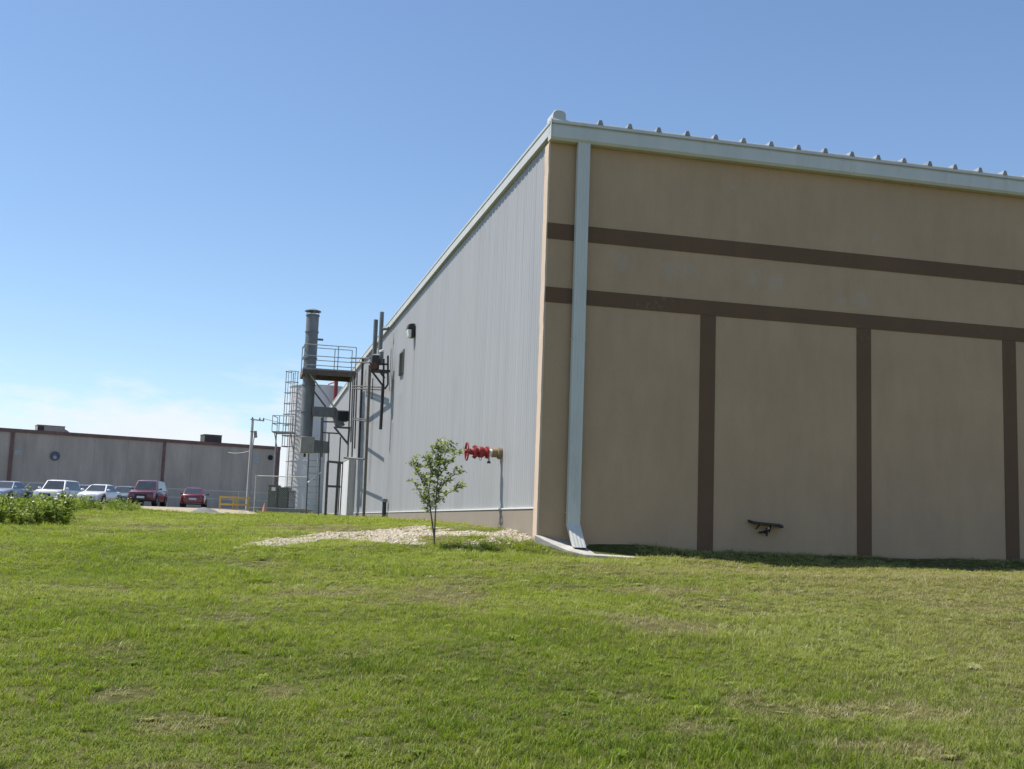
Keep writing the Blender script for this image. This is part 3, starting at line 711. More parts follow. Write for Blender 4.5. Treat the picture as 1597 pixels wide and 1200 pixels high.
while z <= ctop+.05: mb.tube(hoop(z), .028, 6); z += (ctop-z0c)/7
for k in (1, 2, 4, 6, 7):
    a = hoop(z0c)[k]; b_ = hoop(ctop)[k]; mb.tube([a, b_], .02, 6)
mb.build('safety_cage', MT['galv'], lad2)
# landing with guard rails half way up
pz = at(448, 679, TY).z; e = -Vector((1, 0, 0))
lx0, lx1 = at(433.5, 679, TY-1.2).x, at(465, 679, TY-1.2).x; ly = tc_.y-TR-.6
mb = MB(); mb.hexa([Vector((x, y, z)) for z in (pz-.08, pz) for x, y in ((lx0, ly-.5), (lx1, ly-.5), (lx1, ly+.55), (lx0, ly+1.2))]); lnd = mb.build('landing', MT['galv'], tk)
mb = MB()
for h in (.5, 1.0):
    mb.tube([Vector((lx0, ly+1.1, pz+h)), Vector((lx0, ly-.48, pz+h)), Vector((lx1, ly-.48, pz+h))], .03, 6)
for k in range(4): x = lx0+(lx1-lx0)*k/3; mb.tube([Vector((x, ly-.48, pz)), Vector((x, ly-.48, pz+1.0))], .025, 6)
mb.tube([Vector((lx0, ly+1.1, pz)), Vector((lx0, ly+1.1, pz+1))], .025, 6)
mb.build('guard_rail', MT['galv'], lnd)
mb = MB()
for x in (lx0+.15, lx1-.15): mb.tube([Vector((x, ly-.4, pz-.08)), Vector((x+.1, ly+.5, pz-1.2))], .03, 6)
mb.tube([Vector((lx0+.2, ly, tg)), Vector((lx0+.2, ly, pz))], .045, 6)
mb.build('landing_stay', MT['galv'], lnd)

# ------------------------------------------------------------------ transformer cabinets on their slab, fence round them
CYY = 63.0
def on(px, Yv): p = at(px, 800, Yv); return Vector((p.x, p.y, gz1(p.x, p.y)))
a = on(392, CYY); b_ = on(476, CYY)
mb = MB(); mb.hexa([Vector((x, y, z)) for z in (min(a.z, b_.z)-.4, at(440, 793, CYY).z) for x, y in ((a.x, CYY-.7), (b_.x, CYY-.9), (b_.x, CYY+2.6), (a.x, CYY+2.6))])
slab_top = at(440, 793, CYY).z
so_ = mb.build('concrete_slab', MT['concrete_dk'], bevel=.02); tag(so_, 'low dark grey concrete slab under the green electrical cabinets', 'slab')
def cabinet(px0, px1, py, m, label, dep=.8, y=CYY, sticker=False, mott=False):
    x0 = at(px0, 790, y).x; x1 = at(px1, 790, y).x; zt = at((px0+px1)/2, py, y).z
    t = thing('electrical_cabinet', Vector(((x0+x1)/2, y+dep/2, slab_top)), label, 'cabinet', 'electrical cabinets on the slab')
    mb = MB(); mb.box(((x0+x1)/2, y+dep/2, (slab_top+zt)/2+.002), x1-x0-.02, dep, zt-slab_top-.004); mb.build('housing', m, t, bevel=.015)
    mb = MB(); mb.box(((x0+x1)/2, y+dep/2-.02, zt+.025), x1-x0+.03, dep+.08, .04); mb.build('lid', m, t)
    mb = MB(); mb.box(((x0+x1)/2, y-.012, slab_top+(zt-slab_top)*.5), x1-x0-.10, .02, (zt-slab_top)*.86); d = mb.build('door', m, t)
    mb = MB(); mb.box((x1-.1, y-.035, slab_top+(zt-slab_top)*.52), .02, .03, .12); mb.build('handle', MT['galv'], d)
    if sticker:
        mb = MB(); mb.box(((x0+x1)/2+.03, y-.026, zt-.17), .22, .006, .2); mb.build('label', MT['white'], t)
    if mott:
        mb = MB()
        for i in range(5):
            for j in range(9):
                if (i+j) % 2: mb.box((x0+.05+(x1-x0-.1)*i/4, y-.027, slab_top+.1+(zt-slab_top-.2)*j/8), .05, .01, .06)
        mb.build('perforated_grille', MT['pale'], t)
cabinet(416.5, 432, 758, MT['olive'], 'olive green electrical cabinet bearing a white sticker, left of the other cabinets', sticker=True)
cabinet(432.5, 448.5, 761.5, MT['olive'], 'plain olive green electrical cabinet between the stickered one and the grey one')
cabinet(449, 458, 767, MT['grey'], 'small grey electrical cabinet with a spotted front beside the tank', .5, mott=True)
cn = on(412, 62.0)
ct = thing('traffic_cone', cn, 'small faded orange cone at the corner of the concrete slab', 'cone')
cz = cn.z+.02
mb = MB(); mb.box((cn.x, cn.y, cz+.02), .36, .36, .04); mb.build('base', MT['orange'], ct)
mb = MB(); mb.lathe((cn.x, cn.y, cz+.04), [(.13, 0), (.03, .46), (0, .46)], 16); mb.build('cone_body', MT['orange'], ct)
mb = MB(); mb.lathe((cn.x, cn.y, cz+.04), [(.09, .17), (.094, .17), (.07, .27), (.066, .27)], 16); mb.build('band', MT['pale'], ct)

def chainlink(name, pts, h, label, pitch=.12, rails=(1.,), wire=.006, post_every=3.0):
    t = thing(name, pts[0], label, 'fence')
    mbp = []; mr = MB(); mw = MB()
    for i in range(len(pts)-1):
        a, b_ = pts[i], pts[i+1]; d = b_-a; Ln = Vector((d.x, d.y, 0)).length; nP = max(1, round(Ln/post_every))
        for k in range(nP+(1 if i == len(pts)-2 else 0)):
            p = a+d*(k/nP); p = Vector((p.x, p.y, gz1(p.x, p.y)))
            mb = MB(); mb.tube([p-Vector((0, 0, .1)), p+Vector((0, 0, h+.05))], .035, 8); mb.build('post', MT['steel_lt'], t)
        for r in rails:
            mr.tube([Vector((a.x, a.y, gz1(a.x, a.y)+h*r)), Vector((b_.x, b_.y, gz1(b_.x, b_.y)+h*r))], .026, 6)
        nW = int((Ln+h)/pitch); u = Vector((d.x, d.y, 0)).normalized()
        za, zb = gz1(a.x, a.y), gz1(b_.x, b_.y); nrm = Vector((-u.y, u.x, 0))
        def pt(x, z): return Vector((a.x, a.y, 0))+u*x+Vector((0, 0, za+(zb-za)*x/Ln+z))
        for k in range(nW):
            for sgn in (1, -1):
                x0, z0, x1, z1 = (k*pitch-h, 0, k*pitch, h) if sgn > 0 else (k*pitch, 0, k*pitch-h, h)
                if sgn > 0:
                    if x0 < 0: z0 = -x0; x0 = 0
                    if x1 > Ln: z1 = h-(x1-Ln); x1 = Ln
                else:
                    if x0 > Ln: z0 = x0-Ln; x0 = Ln
                    if x1 < 0: z1 = h+x1; x1 = 0
                if z1-z0 < .02: continue
                p0 = pt(x0, z0); p1 = pt(x1, z1); w_ = (p1-p0).cross(nrm).normalized()*wire/2
                off = nrm*.004*sgn
                mw.add([p0-w_+off, p0+w_+off, p1+w_+off, p1-w_+off], [(0, 1, 2, 3)])
    mr.build('rail', MT['steel_lt'], t); mw.build('wire_mesh', MT['steel_lt'], t, recalc=False)
    return t
chainlink('chain_link_fence', [on(396, 60.9), on(477, 60.9)], 1.95, 'chain link fence panel with pale top rail in front of the electrical cabinets')

# ------------------------------------------------------------------ far building
FA = math.radians(30.3); u = Vector((math.cos(FA), math.sin(FA), 0)); nv = Vector((math.sin(FA), -math.cos(FA), 0))
fp = at(225, 790, 108.); FO = Vector((fp.x, fp.y, 0)); FG = .66+E
def far(a, o, z): return FO+u*a+nv*o+Vector((0, 0, FG+z))
def farp(px, py):
    d = ray(px, py); t = (FO-EYE).dot(nv)/d.dot(nv); P = EYE+d*t; return (P-FO).dot(u), P.z-FG
FH = farp(225, 687.5)[1]; FT = farp(225, 682.7)[1]
aR = farp(436.5, 700)[0]
fb = thing('far_building', far(0, 0, 0), 'long low grey brown building with rust red roof trim behind the parked cars', 'building')
MB().fbox(far, -90, aR, -45, 0, -1.2, FH).build('wall', MT['farwall'], fb)
mb = MB(); mb.fbox(far, -90.05, aR+.06, -45, .12, FH-.02, FT); mb.build('roof_trim', MT['fartrim'], fb)
for px, wpx in ((18.5, 6), (257, 4.4)):
    a = farp(px-2, 715)[0]; w_ = wpx/W*1.0; 
    a0 = farp(px-2-wpx/2, 715)[0]; a1_ = farp(px-2+wpx/2, 715)[0]
    MB().fbox(far, a0, a1_, -.02, .10, -1.0, FH-.03).build('pilaster', MT['fartrim'], fb)
MB().fbox(far, aR-.35, aR+.045, -.3, .055, -1.0, FH-.03).build('corner_post', MT['fartrim'], fb)
mb = MB()
for k in range(-26, 14):
    a = k*3.0+1.1
    if a < aR-.5: mb.fbox(far, a, a+.03, .0, .006, -.5, FH-.03)
mb.build('panel_joints', MT['rtu'], fb)
def wallround(name, px, py, r, m1, m2, low=False):
    a, z = farp(px, py); mb = MB(); mb.lathe(far(a, 0, z), [(0, 0), (r, 0), (r, .10), (r*.86, .10), (r*.86, .05), (0, .05)], 24, nv); o = mb.build(name, m1, fb)
    mb = MB()
    if low: mb.lathe(far(a, 0, z-r*.3), [(0, .055), (r*.42, .055), (r*.38, .12), (0, .12)], 16, nv); mb.build('hub', m2, o)
    else: 
        for k in range(4): t_ = k*PI/4; mb.bar(far(a-math.cos(t_)*r*.85, .07, z-math.sin(t_)*r*.85), far(a+math.cos(t_)*r*.85, .07, z+math.sin(t_)*r*.85), .02)
        mb.build('guard', m2, o)
wallround('round_vent', 85.5, 711.5, .42, MT['blueface'], MT['pale'], True)
wallround('round_vent', 421.5, 714, .25, MT['black'], MT['dark'])
for px, py, w_, h_ in ((28, 706, .3, .22), (400, 717, .32, .4)):
    a, z = farp(px, py); MB().fbox(far, a-w_, a+w_, -.01, .03, z-h_, z+h_).build('wall_patch', MT['pale'], fb)
def rtu(px0, px1, py0, py1, m, dark_end, label):
    a0, zt = farp(px0, py0); a1, _ = farp(px1, py0); k = 1.03
    a0, a1 = a0*k, a1*k; back = -4.0
    # move back from the edge so that the unit stands on the roof
    t = thing('rooftop_unit', far((a0+a1)/2, back, FT), label, 'air conditioner', 'rooftop units on the far building')
    h = (zt)*1.02
    mb = MB(); mb.fbox(far, a0, a1, back-1.6, back, FT+.12, h); mb.build('casing', m, t, bevel=.03)
    mb = MB(); mb.fbox(far, a0+.1, a1-.1, back-1.5, back-.1, FT-.6, FT+.118); mb.build('curb', MT['rtu_dk'], t)
    mb = MB(); mb.fbox(far, a0-.03, a1+.03, back-1.63, back+.03, h+.004, h+.06); mb.build('lid', m, t)
    if dark_end:
        mb = MB(); mb.fbox(far, a0+.02, a0+(a1-a0)*.24, back+.002, back+.02, FT+.16, h-.05); mb.build('intake_grille', MT['dark'], t)
        mb = MB(); mb.hexa([far(a1+.002, back-1.2, FT+.12), far(a1+.7, back-1.2, FT+.12), far(a1+.7, back-.2, FT+.12), far(a1+.002, back-.2, FT+.12), far(a1+.002, back-1.2, h-.2), far(a1+.25, back-1.2, h-.3), far(a1+.25, back-.2, h-.3), far(a1+.002, back-.2, h-.2)]); mb.build('rain_hood', m, t)
    else:
        mb = MB()
        for j in range(7): z = FT+.2+(h-FT-.3)*j/7; mb.fbox(far, a0+.1, a1-.1, back+.002, back+.025, z, z+.05)
        mb.build('intake_grille', MT['dark'], t)
rtu(74, 117, 662, 676, MT['rtu'], True, 'long light grey rooftop unit with a dark end, over the left of the far building')
rtu(334, 361, 677, 691, MT['rtu_dk'], False, 'dark square rooftop unit on the far building left of the utility pole')
# fence before it
def onfar(px, o):
    d = ray(px, 780); t = (FO+nv*o-EYE).dot(nv)/d.dot(nv); P = EYE+d*t; return Vector((P.x, P.y, gz1(P.x, P.y)))
chainlink('chain_link_fence', [onfar(-120, 9.), onfar(425, 9.)], 1.62, 'long chain link fence running behind the parked cars before the far building', .2, (1., .55), .008, 3.0)

# ------------------------------------------------------------------ utility pole
pp = on(386.5, 77.); pt_ = at(393, 653, 77.)
up_ = thing('utility_pole', pp, 'slim grey utility pole with a short crossarm in front of the far building', 'utility pole')
ptop = Vector((at(390, 720, 77.).x, 77., pt_.z)); pb_ = Vector((ptop.x, 77., pp.z-.2))
mb = MB(); mb.tube([pb_, ptop], [.12, .085], 10); mb.build('shaft', MT['pole'], up_)
mb = MB(); q = ptop-Vector((0, 0, .1)); mb.bar(q+Vector((-.12, -.1, .03)), q+Vector((.80, -.1, -.04)), .08); arm = mb.build('crossarm', MT['pole'], up_)
mb = MB()
for k in (.0, .5, .75): mb.lathe(q+Vector((k, -.1, .04-.05*k)), [(.05, 0), (.06, .05), (.03, .1), (.045, .14), (0, .16)], 10)
mb.build('insulator', MT['dark'], arm)
mb = MB(); q2 = ptop-Vector((0, 0, 1.0)); mb.tube([q2+Vector((.24, -.1, .15)), q2+Vector((.30, -.1, -.3))], .11, 10); mb.bar(q2+Vector((-.1, -.1, .1)), q2+Vector((.25, -.1, .1)), .05); mb.build('cutout_switch', MT['grey'], up_)
mb = MB(); mb.tube([q2+Vector((.2, -.1, -.2)), q2+Vector((.12, -.12, -1.2)), Vector((ptop.x+.13, 76.86, pp.z+.3))], .03, 6); mb.build('conduit', MT['grey'], up_)
wa = ptop-Vector((0, 0, 2.2)); a_, z_ = farp(355, 706); wb_ = far(a_, .15, z_)
cab = MB(); mid_ = (wa+wb_)/2-Vector((0, 0, .12)); cab.tube([wa, (wa+mid_)/2-Vector((0, 0, .03)), mid_, (wb_+mid_)/2-Vector((0, 0, .03)), wb_], .03, 6); 
mb = MB(); ko = cab.build('service_cable', MT['pale']); tag(ko, 'pale service cable strung from the utility pole to the far building', 'cable')
ko2 = MB(); ko2.tube([q+Vector((.78, -.1, .1)), q+Vector((8, 12, -.9)), q+Vector((16, 24, -.6))], .015, 5); k2 = ko2.build('overhead_wire', MT['dark']); tag(k2, 'thin dark overhead wire leaving the crossarm of the utility pole', 'wire')

# yellow barrier
Yb = 71.0
yb = thing('guard_barrier', on(365, Yb), 'yellow steel guard barrier of two rails beside the red sedan', 'barrier')
def bp_(px, h): g_ = on(px, Yb); return Vector((g_.x, g_.y, g_.z+h))
zt_ = at(365, 775, Yb).z-on(365, Yb).z
for px in (342, 363, 367.5, 386.5): mb = MB(); mb.bar(bp_(px, -.1), bp_(px, zt_+.02), .10); mb.build('post', MT['yellow'], yb)
for h in (zt_-.05, zt_*.42): mb = MB(); mb.bar(bp_(341.5, h)-Vector((0, .08, 0)), bp_(389.5, h)-Vector((0, .08, 0)), .05, .11); mb.build('rail', MT['yellow'], yb)
mb = MB(); mb.bar(bp_(365.2, zt_*.45)-Vector((0, .02, 0)), bp_(365.2, zt_-.1)-Vector((0, .02, 0)), .16, .02); mb.build('sign_panel', MT['pale'], yb)

# gravel heap and a boulder on the dirt
MT['heapm'] = mat('dark_gravel', (.15, .145, .14), 1, 0, .3, 14, bump=1, bsc=9)
gh = on(320, 50); mb = MB(); vs = []; fs = []
nr, nt = 8, 28
for i in range(nr+1):
    for k in range(nt):
        t_ = 2*PI*k/nt; r_ = i/nr; w_ = 1+.22*mnoise.noise(Vector((math.cos(t_)*1.7, math.sin(t_)*1.7, 3)))
        h_ = .30*(math.cos(r_*PI)*.5+.5)+.06*mnoise.noise(Vector((math.cos(t_)*r_*5, math.sin(t_)*r_*5, 1)))*(1-r_)
        vs.append(gh+Vector((math.cos(t_)*r_*.95*w_, math.sin(t_)*r_*1.3*w_, h_-.05)))
for i in range(nr):
    for k in range(nt): fs.append((i*nt+k, i*nt+(k+1) % nt, (i+1)*nt+(k+1) % nt, (i+1)*nt+k))
mb.add(vs, fs, True); tag(mb.build('gravel_heap', MT['heapm']), 'low dark heap of gravel lying on the dirt before the red sedan', 'gravel heap')

# ------------------------------------------------------------------ cars
def section(w, z0, z1, rb=.12, rtp=.10):   # closed cross-section of a car body at a station
    return [(-w+rb*.6, z0), (w-rb*.6, z0), (w, z0+rb), (w, (z0+z1)*.55), (w-.03, z1-rtp), (w-rtp-.05, z1), (-w+rtp+.05, z1), (-w+.03, z1-rtp), (-w, (z0+z1)*.55), (-w, z0+rb)]
def car(name, px, Yv, head, col, label, kind='sedan', lights=True, dz=0.):
    """head: direction of the nose, degrees from +x"""
    base = on(px, Yv); base.z += .035+dz; t = thing(name, base, label, {'sedan': 'car', 'suv': 'car', 'pickup': 'truck'}[kind], 'vehicles parked in the far car park')
    h_ = math.radians(head); fx = Vector((math.cos(h_), math.sin(h_), 0)); fy = Vector((-fx.y, fx.x, 0))
    def P(x, y, z): return base+fx*x+fy*y+Vector((0, 0, z))
    pm = paint(name+'_paint', col)
    if kind == 'sedan':
        st_ = [(2.28, .62, .35, .58), (2.22, .78, .25, .70), (1.9, .86, .20, .78), (1.0, .89, .19, .92), (.2, .90, .19, .95), (-1.0, .90, .19, .97), (-1.7, .89, .20, .98), (-2.15, .82, .26, .94), (-2.28, .70, .36, .82)]
        cab_ = [(.95, .94, .80), (.25, 1.40, .60), (-.85, 1.42, .60), (-1.62, .98, .76)]; wx = (1.40, -1.35); wr = .32
    elif kind == 'suv':
        st_ = [(2.3, .70, .45, .80), (2.25, .86, .34, .95), (1.9, .93, .28, 1.04), (1.0, .95, .27, 1.10), (-.5, .95, .27, 1.12), (-1.8, .95, .28, 1.12), (-2.25, .92, .34, 1.10), (-2.33, .80, .44, 1.0)]
        cab_ = [(1.0, 1.10, .86), (.45, 1.76, .68), (-1.95, 1.78, .68), (-2.25, 1.12, .84)]; wx = (1.45, -1.4); wr = .37
    else:
        st_ = [(2.75, .75, .48, .85), (2.70, .92, .36, 1.0), (2.3, .98, .32, 1.10), (1.3, 1.0, .30, 1.16), (0, 1.0, .30, 1.18), (-1.0, 1.0, .30, 1.18), (-2.6, 1.0, .34, 1.16), (-2.75, .95, .42, 1.12)]
        cab_ = [(1.35, 1.16, .90), (.75, 1.84, .70), (-.9, 1.86, .70), (-1.25, 1.18, .88)]; wx = (1.75, -1.7); wr = .40
    mb = MB(); vs = []; fs = []; nS = 10
    for x, w_, z0, z1 in st_: vs += [P(x, y, z) for y, z in section(w_, z0, z1)]
    for i in range(len(st_)-1):
        for k in range(nS): a = i*nS+k; b2 = i*nS+(k+1) % nS; fs.append((a, b2, b2+nS, a+nS))
    fs += [tuple(range(nS-1, -1, -1)), tuple(range(len(vs)-nS, len(vs)))]
    mb.add(vs, fs, True)
    # cabin
    vs = []
    A, B_, C_, D_ = cab_
    def ring(x, z, w_): return [P(x, -w_, z), P(x, w_, z)]
    vs = ring(A[0], A[1]-.06, A[2])+ring(B_[0], B_[1], B_[2])+ring(C_[0], C_[1], C_[2])+ring(D_[0], D_[1]-.06, D_[2])
    rw = (A[2]+B_[2])/2
    mb.add(vs, [(0, 1, 3, 2), (2, 3, 5, 4), (4, 5, 7, 6), (0, 2, 4, 6), (1, 7, 5, 3), (0, 6, 7, 1)])
    # crowned roof
    mb.add([P(B_[0]-.05, -B_[2]+.06, B_[1]+.002), P(B_[0]-.05, B_[2]-.06, B_[1]+.002), P(C_[0]+.05, C_[2]-.06, C_[1]+.002), P(C_[0]+.05, -C_[2]+.06, C_[1]+.002),
            P(B_[0]-.25, -B_[2]+.2, B_[1]+.05), P(B_[0]-.25, B_[2]-.2, B_[1]+.05), P(C_[0]+.2, C_[2]-.2, C_[1]+.045), P(C_[0]+.2, -C_[2]+.2, C_[1]+.045)],
           [(0, 1, 5, 4), (1, 2, 6, 5), (2, 3, 7, 6), (3, 0, 4, 7), (4, 5, 6, 7)], True)
    body = mb.build('body', pm, t, bevel=.03)
    # glass: front, rear, sides standing 8 mm proud
    def pane(nm, q, off):
        c_ = sum(q, Vector())/4; q = [c_+(p-c_)*.88+off for p in q]; m2 = MB(); m2.add(q+[p-off*3 for p in q], [(0, 1, 2, 3), (7, 6, 5, 4), (0, 4, 5, 1), (1, 5, 6, 2), (2, 6, 7, 3), (3, 7, 4, 0)]); return m2.build(nm, MT['glass'], t)
    v_ = vs
    pane('windscreen', [v_[0], v_[1], v_[3], v_[2]], (fx*.6+Vector((0, 0, .7)))*.014)
    pane('rear_window', [v_[6], v_[7], v_[5], v_[4]], (-fx*.6+Vector((0, 0, .7)))*.014)
    for sg, q in ((-1, [v_[0], v_[2], v_[4], v_[6]]), (1, [v_[1], v_[3], v_[5], v_[7]])): pane('side_window', q, (fy*sg+Vector((0, 0, .25)))*.014)
    wmax = max(s_[1] for s_ in st_)
    for x in wx:
        for sg in (-1, 1):
            c_ = P(x, sg*(wmax-.19), wr)
            mb = MB(); mb.lathe(c_, [(0, 0), (wr-.06, 0), (wr, .03), (wr, .19), (wr-.04, .215), (wr*.62, .215), (wr*.62, .19), (0, .19)], 20, fy*sg); w1 = mb.build('wheel', MT['tyre'], t)
            mb = MB(); mb.lathe(c_, [(0, .20), (wr*.2, .215), (wr*.58, .205), (wr*.6, .195)], 14, fy*sg); mb.build('rim', MT['rim'], w1)
            mb = MB(); c2 = P(x, sg*(wmax-.30), wr+.03); mb.lathe(c2, [(0, 0), (wr+.07, 0), (wr+.07, .305), (wr+.02, .305), (wr+.02, .1), (0, .1)], 20, fy*sg); mb.build('wheel_arch', MT['plastic'], t)
    f0, f1 = st_[1], st_[0]; r0, r1 = st_[-2], st_[-1]
    fz = f0[3]; hw = f0[1]
    for sg in (-1, 1):
        mb = MB(); mb.hexa([P(f0[0]-.12, sg*(hw-.02), fz-.26), P(f0[0]+.06, sg*(hw-.34), fz-.26), P(f0[0]-.02, sg*(hw-.34), fz-.26), P(f0[0]-.2, sg*(hw-.02), fz-.26), P(f0[0]-.14, sg*(hw-.03), fz-.08), P(f0[0]+.03, sg*(hw-.34), fz-.1), P(f0[0]-.04, sg*(hw-.34), fz-.1), P(f0[0]-.22, sg*(hw-.03), fz-.08)]); mb.build('headlight', MT['lamp'], t)
        mb = MB(); rz_ = r0[3]; mb.hexa([P(r0[0]+.05, sg*(r0[1]+.006), rz_-.30), P(r1[0]-.02, sg*(r1[1]-.12), rz_-.30), P(r1[0]+.05, sg*(r1[1]-.12), rz_-.30), P(r0[0]+.12, sg*(r0[1]-.02), rz_-.30), P(r0[0]+.05, sg*(r0[1]-.01), rz_-.14), P(r1[0]-.02, sg*(r1[1]-.14), rz_-.14), P(r1[0]+.05, sg*(r1[1]-.14), rz_-.14), P(r0[0]+.12, sg*(r0[1]-.04), rz_-.14)]); mb.build('tail_light', MT['amber' if kind == 'sedan' and 'red' in name else 'tail'], t)
        mb = MB(); mx = A[0]-.12; mb.box((0, 0, 0), .14, .2, .13, 0); mb.v = [P(mx+q.x, sg*(A[2]+.16)+q.y, A[1]+.08+q.z) for q in mb.v]; mb.build('mirror', pm, t, bevel=.02)
    mb = MB(); mb.hexa([P(f1[0]-.03, -.42, f1[2]+.06), P(f1[0]+.012, -.4, f1[2]+.06), P(f1[0]+.012, .4, f1[2]+.06), P(f1[0]-.03, .42, f1[2]+.06), P(f1[0]-.03, -.42, f1[3]-.03), P(f1[0]+.012, -.4, f1[3]-.03), P(f1[0]+.012, .4, f1[3]-.03), P(f1[0]-.03, .42, f1[3]-.03)]); mb.build('grille', MT['plastic'], t)
    for xs_, nm, z_ in ((f1[0]+.016, 'number_plate', f1[2]+.10), (r1[0]-.01, 'number_plate', (r1[2]+r1[3])/2)):
        mb = MB(); mb.hexa([P(xs_-.01, -.26, z_-.06), P(xs_+.012, -.26, z_-.06), P(xs_+.012, .26, z_-.06), P(xs_-.01, .26, z_-.06), P(xs_-.01, -.26, z_+.08), P(xs_+.012, -.26, z_+.08), P(xs_+.012, .26, z_+.08), P(xs_-.01, .26, z_+.08)]); mb.build(nm, MT['plate'], t)
    for xs_, wv, z_ in ((f0[0]+.02, hw, f0[2]+.05), (r0[0]-.04, r0[1], r0[2]+.05)):
        mb = MB(); sgn = 1 if xs_ > 0 else -1
        mb.hexa([P(xs_-sgn*.2, -wv-.01, z_-.06), P(xs_+sgn*.06, -wv+.25, z_-.06), P(xs_+sgn*.06, wv-.25, z_-.06), P(xs_-sgn*.2, wv+.01, z_-.06), P(xs_-sgn*.2, -wv-.01, z_+.08), P(xs_+sgn*.06, -wv+.25, z_+.08), P(xs_+sgn*.06, wv-.25, z_+.08), P(xs_-sgn*.2, wv+.01, z_+.08)]); mb.build('bumper', MT['plastic'] if kind != 'sedan' else pm, t)
    return t
car('blue_grey_sedan', 8, 84, -90, (.30, .34, .42), 'silver blue sedan at the far left edge of the car park row', 'sedan')
car('black_sedan', 55, 88, -84, (.025, .026, .03), 'black sedan half hidden behind the weeds, left of the white wagon', 'sedan')
car('white_suv', 88, 84, -91, (.72, .72, .72), 'tall white sport utility car parked left of the low white sedan', 'suv', dz=-.15)
car('blue_sedan', 125, 88, -86, (.18, .22, .30), 'dull blue sedan tucked behind the white sedan', 'sedan')
car('white_sedan', 153, 84, -92, (.75, .75, .75), 'low white sedan parked between the blue sedan and the green grey car', 'sedan')
car('green_grey_sedan', 192, 88, -86, (.16, .20, .18), 'green grey sedan half hidden behind the maroon car', 'sedan')
car('maroon_suv', 229, 82, -85, (.13, .022, .03), 'maroon sport utility car facing the lawn beside the lone red sedan', 'suv', dz=.02)
car('red_sedan', 301, 86, 103, (.16, .008, .016), 'dark red sedan parked alone, its rear towards the lawn', 'sedan')

# ------------------------------------------------------------------ sapling
sb = hit(678, 853); SYv = sb.y
def sp(px, py, dy=0.): p = at(px, py, SYv); return Vector((p.x, p.y+dy, p.z))
sa = thing('sapling', sb, 'young leafy tree with a forked thin trunk on the lawn before the white wall', 'tree')
limbs = [
 ([(678, 857, 0), (676.5, 835, 0), (674, 815, .02), (671, 795, .04), (668.5, 770, .05)], .017, .011),
 ([(677, 845, 0), (678.5, 820, -.03), (679.5, 800, -.05), (681, 770, -.06), (684, 740, -.05), (687, 710, -.02), (689, 684, 0)], .015, .004),
 ([(668.5, 770, .05), (661, 757, .1), (653, 742, .14), (646, 728, .16), (641, 713, .17)], .009, .003),
 ([(668.5, 770, .05), (671, 745, .0), (673, 725, -.04), (675, 705, -.05)], .009, .003),
 ([(681, 772, -.06), (692, 757, -.12), (704, 745, -.18), (719, 737, -.22)], .009, .003),
 ([(684, 745, -.05), (695, 728, .08), (704, 715, .14), (712, 704, .2)], .008, .003),
 ([(680, 785, -.05), (690, 775, .12), (704, 765, .22), (720, 757, .3)], .008, .003),
 ([(672, 795, .04), (663, 780, -.12), (655, 768, -.2), (648, 752, -.24)], .007, .003),
 ([(687, 715, -.02), (681, 702, .04), (678, 694, .06)], .006, .003),
 ([(675, 740, -.04), (668, 725, -.14), (664, 712, -.2)], .006, .003),
 ([(684, 735, -.05), (694, 712, -.16), (698, 697, -.2)], .006, .003),
]
mb = MB()
paths = []
for pts, r0_, r1_ in limbs:
    P_ = [sp(*q) for q in pts]; paths.append(P_); nP = len(P_)
    mb.tube(P_, [r0_+(r1_-r0_)*i/(nP-1) for i in range(nP)], 7)
twigs = []
r_ = random.Random(3)
for li, P_ in enumerate(paths):
    for i in range(len(P_)-1):
        for _ in range(5):
            f_ = r_.random(); q = P_[i].lerp(P_[i+1], f_)
            if q.z < sp(676, 800).z: continue
            d = Vector((r_.gauss(0, 1), r_.gauss(0, 1), r_.uniform(.2, 1.2))).normalized()*r_.uniform(.06, .2)
            mb.tube([q, q+d*.6, q+d+Vector((0, 0, .02))], [.004, .003, .002], 5); twigs.append((q, q+d))
mb.build('trunk', MT['bark'], sa)
MT['leaf_sap'] = None
m, n, b = newmat('sapling_leaf')
att = n.node('ShaderNodeAttribute', attribute_name='tone')
c = n.ramp(att.outputs['Fac'], [(0, (.07, .12, .03)), (.3, (.19, .27, .06)), (.65, (.34, .41, .10)), (1, (.48, .50, .22))])
n.link(c, b.inputs['Base Color']); b.inputs['Roughness'].default_value = .42
tr = n.node('ShaderNodeBsdfTranslucent'); n.link(c, tr.inputs['Color']); ms = n.node('ShaderNodeMixShader'); ms.inputs[0].default_value = .5
n.link(b.outputs[0], ms.inputs[1]); n.link(tr.outputs[0], ms.inputs[2]); n.link(ms.outputs[0], n.n['Material Output'].inputs[0])
lv_, lf_, tone = [], [], []
def leaf(p, d, L_, w_, tn):
    d = d.normalized(); s_ = d.cross(Vector((r_.gauss(0, .6), r_.gauss(0, .6), 1))).normalized(); nn = s_.cross(d)
    b0 = len(lv_)
    for (x, y, z) in ((0, 0, 0), (.35, .5, .06), (.7, .42, .03), (1, 0, -.08), (.7, -.42, .03), (.35, -.5, .06)):
        lv_.append(p+d*(x*L_)+s_*(y*w_)+nn*(z*L_))
    lf_.append((b0, b0+1, b0+2, b0+3)); lf_.append((b0, b0+3, b0+4, b0+5)); tone.extend([tn, tn])
for li, P_ in enumerate(paths):
    for i in range(len(P_)-1):
        seglen = (P_[i+1]-P_[i]).length
        for _ in range(int(seglen*75)):
            q = P_[i].lerp(P_[i+1], r_.random())
            if q.z < sp(676, 790).z: continue
            d = Vector((r_.gauss(0, 1), r_.gauss(0, 1), r_.uniform(-.3, 1)))
            leaf(q+d.normalized()*r_.uniform(.0, .07), d, r_.uniform(.045, .075), r_.uniform(.022, .036), r_.random())
